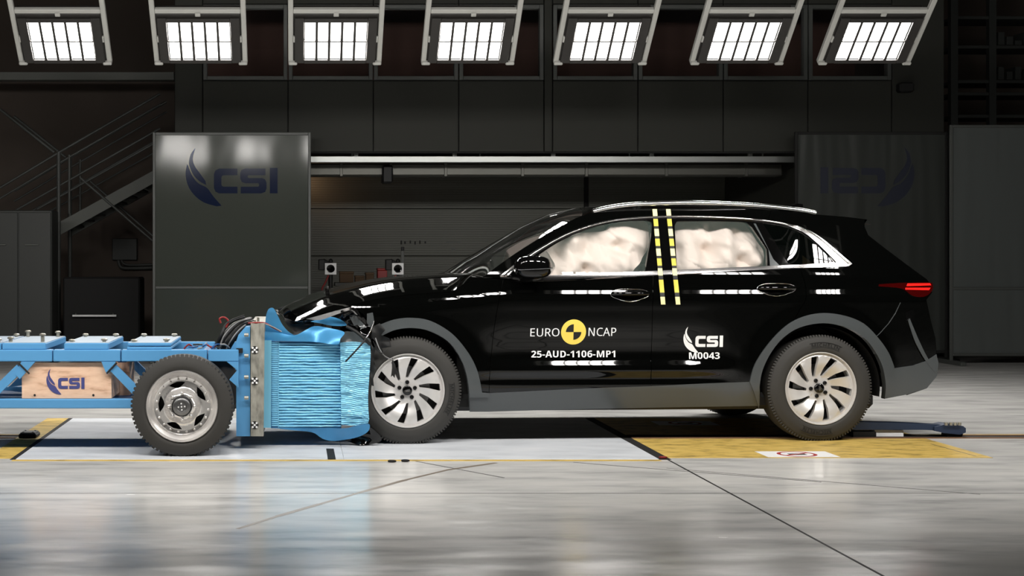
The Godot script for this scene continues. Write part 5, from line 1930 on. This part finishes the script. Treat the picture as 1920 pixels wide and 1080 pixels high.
		g.span(Vector3(p.x - 0.005, p.y - 0.03, -20.555), Vector3(w.x + 0.005, p.y, -20.295), 0.006)
		objw("lid", g, M[q[4]], t)
	# warm working lamp behind the left screen, inside the bay
	t = thing("work_lamp", "warm work lamp fixed inside the bay behind the emblem screen", "lamp", Vector3(0.09 + wp(570, 0, 18.15).x - 0.2, wp(0, 335, 21.4).y, -21.4))
	g = G.new()
	g.box(Transform3D(), Vector3(0.18, 0.10, 0.10), 0.01)
	obj("housing", g, M.matt_black, t)
	g = G.new()
	g.box(Transform3D(Basis(), Vector3(0.03, 0.0, -0.055)), Vector3(0.1, 0.07, 0.008), 0.0)
	var wm := mat("warm_glow", Color(1, 0.8, 0.6), 0.5)
	wm.emission_enabled = true
	wm.emission = Color(1.0, 0.72, 0.48)
	wm.emission_energy_multiplier = 2.0
	obj("lamp_lens", g, wm, t)
	var l := SpotLight3D.new()
	l.name = "warm_light"
	l.light_color = Color(1.0, 0.80, 0.62)
	l.light_energy = 0.13
	l.spot_angle = 75.0
	l.spot_range = 30.0
	l.spot_attenuation = 2.0
	l.light_size = 0.05
	l.shadow_enabled = true
	l.transform = Transform3D(Basis(Vector3.UP, -0.9), Vector3(0.10, 0.0, -0.10))
	t.add_child(l)
	# dark loudspeaker on the building
	t = thing("wall_speaker", "small black loudspeaker on the grey building's end panel", "speaker", Vector3(wp(1701, 0, 18.1).x, wp(0, 171, 18.1).y, -18.1))
	objw("cabinet", face(1688, 154, 1715, 172, 18.0, 0.14, 0.02), M.matt_black, t)
	objw("grille", face(1690, 156, 1713, 170, 17.99, 0.01, 0.003), M.black_wall, t)
	# dark rack at the far end
	t = thing("storage_rack", "tall dark steel rack beyond the building's corner", "rack", Vector3(wp(1850, 0, 20.0).x, 0, -20.0))
	for x in [1790.0, 1862.0, 1990.0]:
		g = G.new()
		var p := wp(x, 0, 20.0)
		g.span(Vector3(p.x - 0.05, 0, -20.1), Vector3(p.x + 0.05, 6.2, -20.0))
		objw("upright", g, M.locker_grey, t)
	for v in [30.0, 85.0, 150.0, 173.0, 215.0]:
		objw("shelf", face(1790, v, 1990, v + 6, 20.02, 0.6), M.locker_grey, t)
	for k in 7:
		var u := 1872.0 + k * 16.0
		objw("stored_case", face(u, 60 + (k % 3) * 8, u + 12, 84.5, 20.1, 0.3), M.locker_grey, t)
		objw("stored_case", face(u, 125 + (k % 2) * 9, u + 11, 149.5, 20.1, 0.3), M.locker_grey, t)

# ---------- things lying on the floor ----------
func floor_things() -> void:
	# tow carriage in the rail behind the car
	var d := 10.21
	var t := thing("tow_carriage", "blue steel tow arm lying on the rail behind the rear wheel", "tow arm", Vector3(wp(1720, 0, d).x, 0, -d))
	var g := plate(pts([1600, 791, 1680, 793, 1772, 797, 1776, 808, 1730, 806, 1640, 806, 1600, 806]), d, 0.10)
	objw("arm", g, M.tow_blue, t)
	g = plate(pts([1752, 801, 1776, 795, 1806, 799, 1811, 803, 1811, 811, 1800, 815, 1770, 812, 1752, 808]), d - 0.02, 0.14)
	objw("head", g, M.tow_blue, t)
	for u in [1774.0, 1783.0, 1791.0, 1799.0]:
		g = G.new()
		var p := wp(u, 797.5, d - 0.04)
		g.tube([p, p + Vector3(0, 0.02, 0)], 0.012, 6)
		objw("bolt", g, M.bolt, t)
	g = plate(pts([1778, 812, 1806, 812, 1804, 819, 1776, 819]), d, 0.1)
	objw("roller", g, M.matt_black, t)
	g = plate(pts([1640, 806, 1694, 807, 1694, 819, 1640, 819]), d + 0.02, 0.06)
	objw("pale_block", g, M.sticker_white, t)
	g = plate(pts([1600, 810, 1643, 810, 1643, 820, 1600, 820]), d - 0.02, 0.1)
	objw("dark_block", g, M.matt_black, t)
	# sensor block by the rail at the other end
	d = 10.12
	t = thing("rail_sensor", "small dark metal block with screws beside the white floor cover", "block", Vector3(wp(55, 0, d).x, 0, -d))
	var a := wp(34, 0, d)
	var b := wp(68, 0, d)
	g = G.new()
	g.span(Vector3(a.x, 0.0, -d - 0.16), Vector3(b.x, 0.032, -d), 0.008)
	objw("body", g, M.matt_black, t)
	g = G.new()
	g.span(Vector3(a.x + 0.012, 0.032, -d - 0.15), Vector3(b.x - 0.012, 0.040, -d - 0.012), 0.003)
	objw("cover", g, M.disc_steel, t)
	for x in [a.x + 0.03, b.x - 0.03]:
		for z in [-d - 0.03, -d - 0.13]:
			g = G.new()
			g.lathe(Transform3D(Basis(Vector3.RIGHT, -PI / 2.0), Vector3(x, 0.04, z)), [Vector2(0.008, 0.0), Vector2(0.007, 0.004), Vector2(0.0, 0.004)], 8)
			objw("screw", g, M.bolt, t)
	# floor warning stickers
	for s in [[3.23, 9.25, "near"], [2.98, 11.0, "far"]]:
		t = thing("floor_sticker", "white floor sticker with a red ring on the near yellow panel edge" if s[2] == "near" else "white floor sticker with a red ring beyond the car", "sticker", Vector3(s[0], 0.0027, -s[1]))
		g = G.new()
		g.span(Vector3(-0.23, 0, -0.17), Vector3(0.23, 0.001, 0.10), 0.0)
		obj("backing", g, M.sticker_white, t)
		g = G.new()
		var fr := Transform3D(Basis(Vector3.RIGHT, -PI / 2.0), Vector3(0, 0.0012, -0.035))
		g.lathe(fr, [Vector2(0.125, 0.0), Vector2(0.122, 0.0006), Vector2(0.104, 0.0006), Vector2(0.101, 0.0)], 40)
		obj("red_ring", g, M.warning_red, t)
		g = G.new()
		g.box(Transform3D(Basis(Vector3.UP, 0.6), Vector3(0, 0.0015, -0.035)), Vector3(0.21, 0.0008, 0.018), 0.0)
		obj("red_bar", g, M.warning_red, t)
		g = G.new()
		g.box(Transform3D(Basis(), Vector3(0, 0.0013, -0.03)), Vector3(0.11, 0.0006, 0.06), 0.0)
		obj("dark_symbol", g, M.sticker_black, t)
	# crumbs of debris
	for q in [[760, 866, "small dark crumb of debris by the tape strip"], [1243, 860, "dark red wad lying at the corner of the yellow panel"], [735, 867, "black sliver lying in front of the white cover"]]:
		var p := fl(q[0], q[1])
		g = G.new()
		g.ball(Vector3(p.x, 0.008, p.z), Vector3(0.028, 0.008, 0.016), 9, 6, 0.8)
		tag(obj("debris_crumb", g, M.matt_black if q[0] != 1243 else M.cable_red), q[2], "debris")
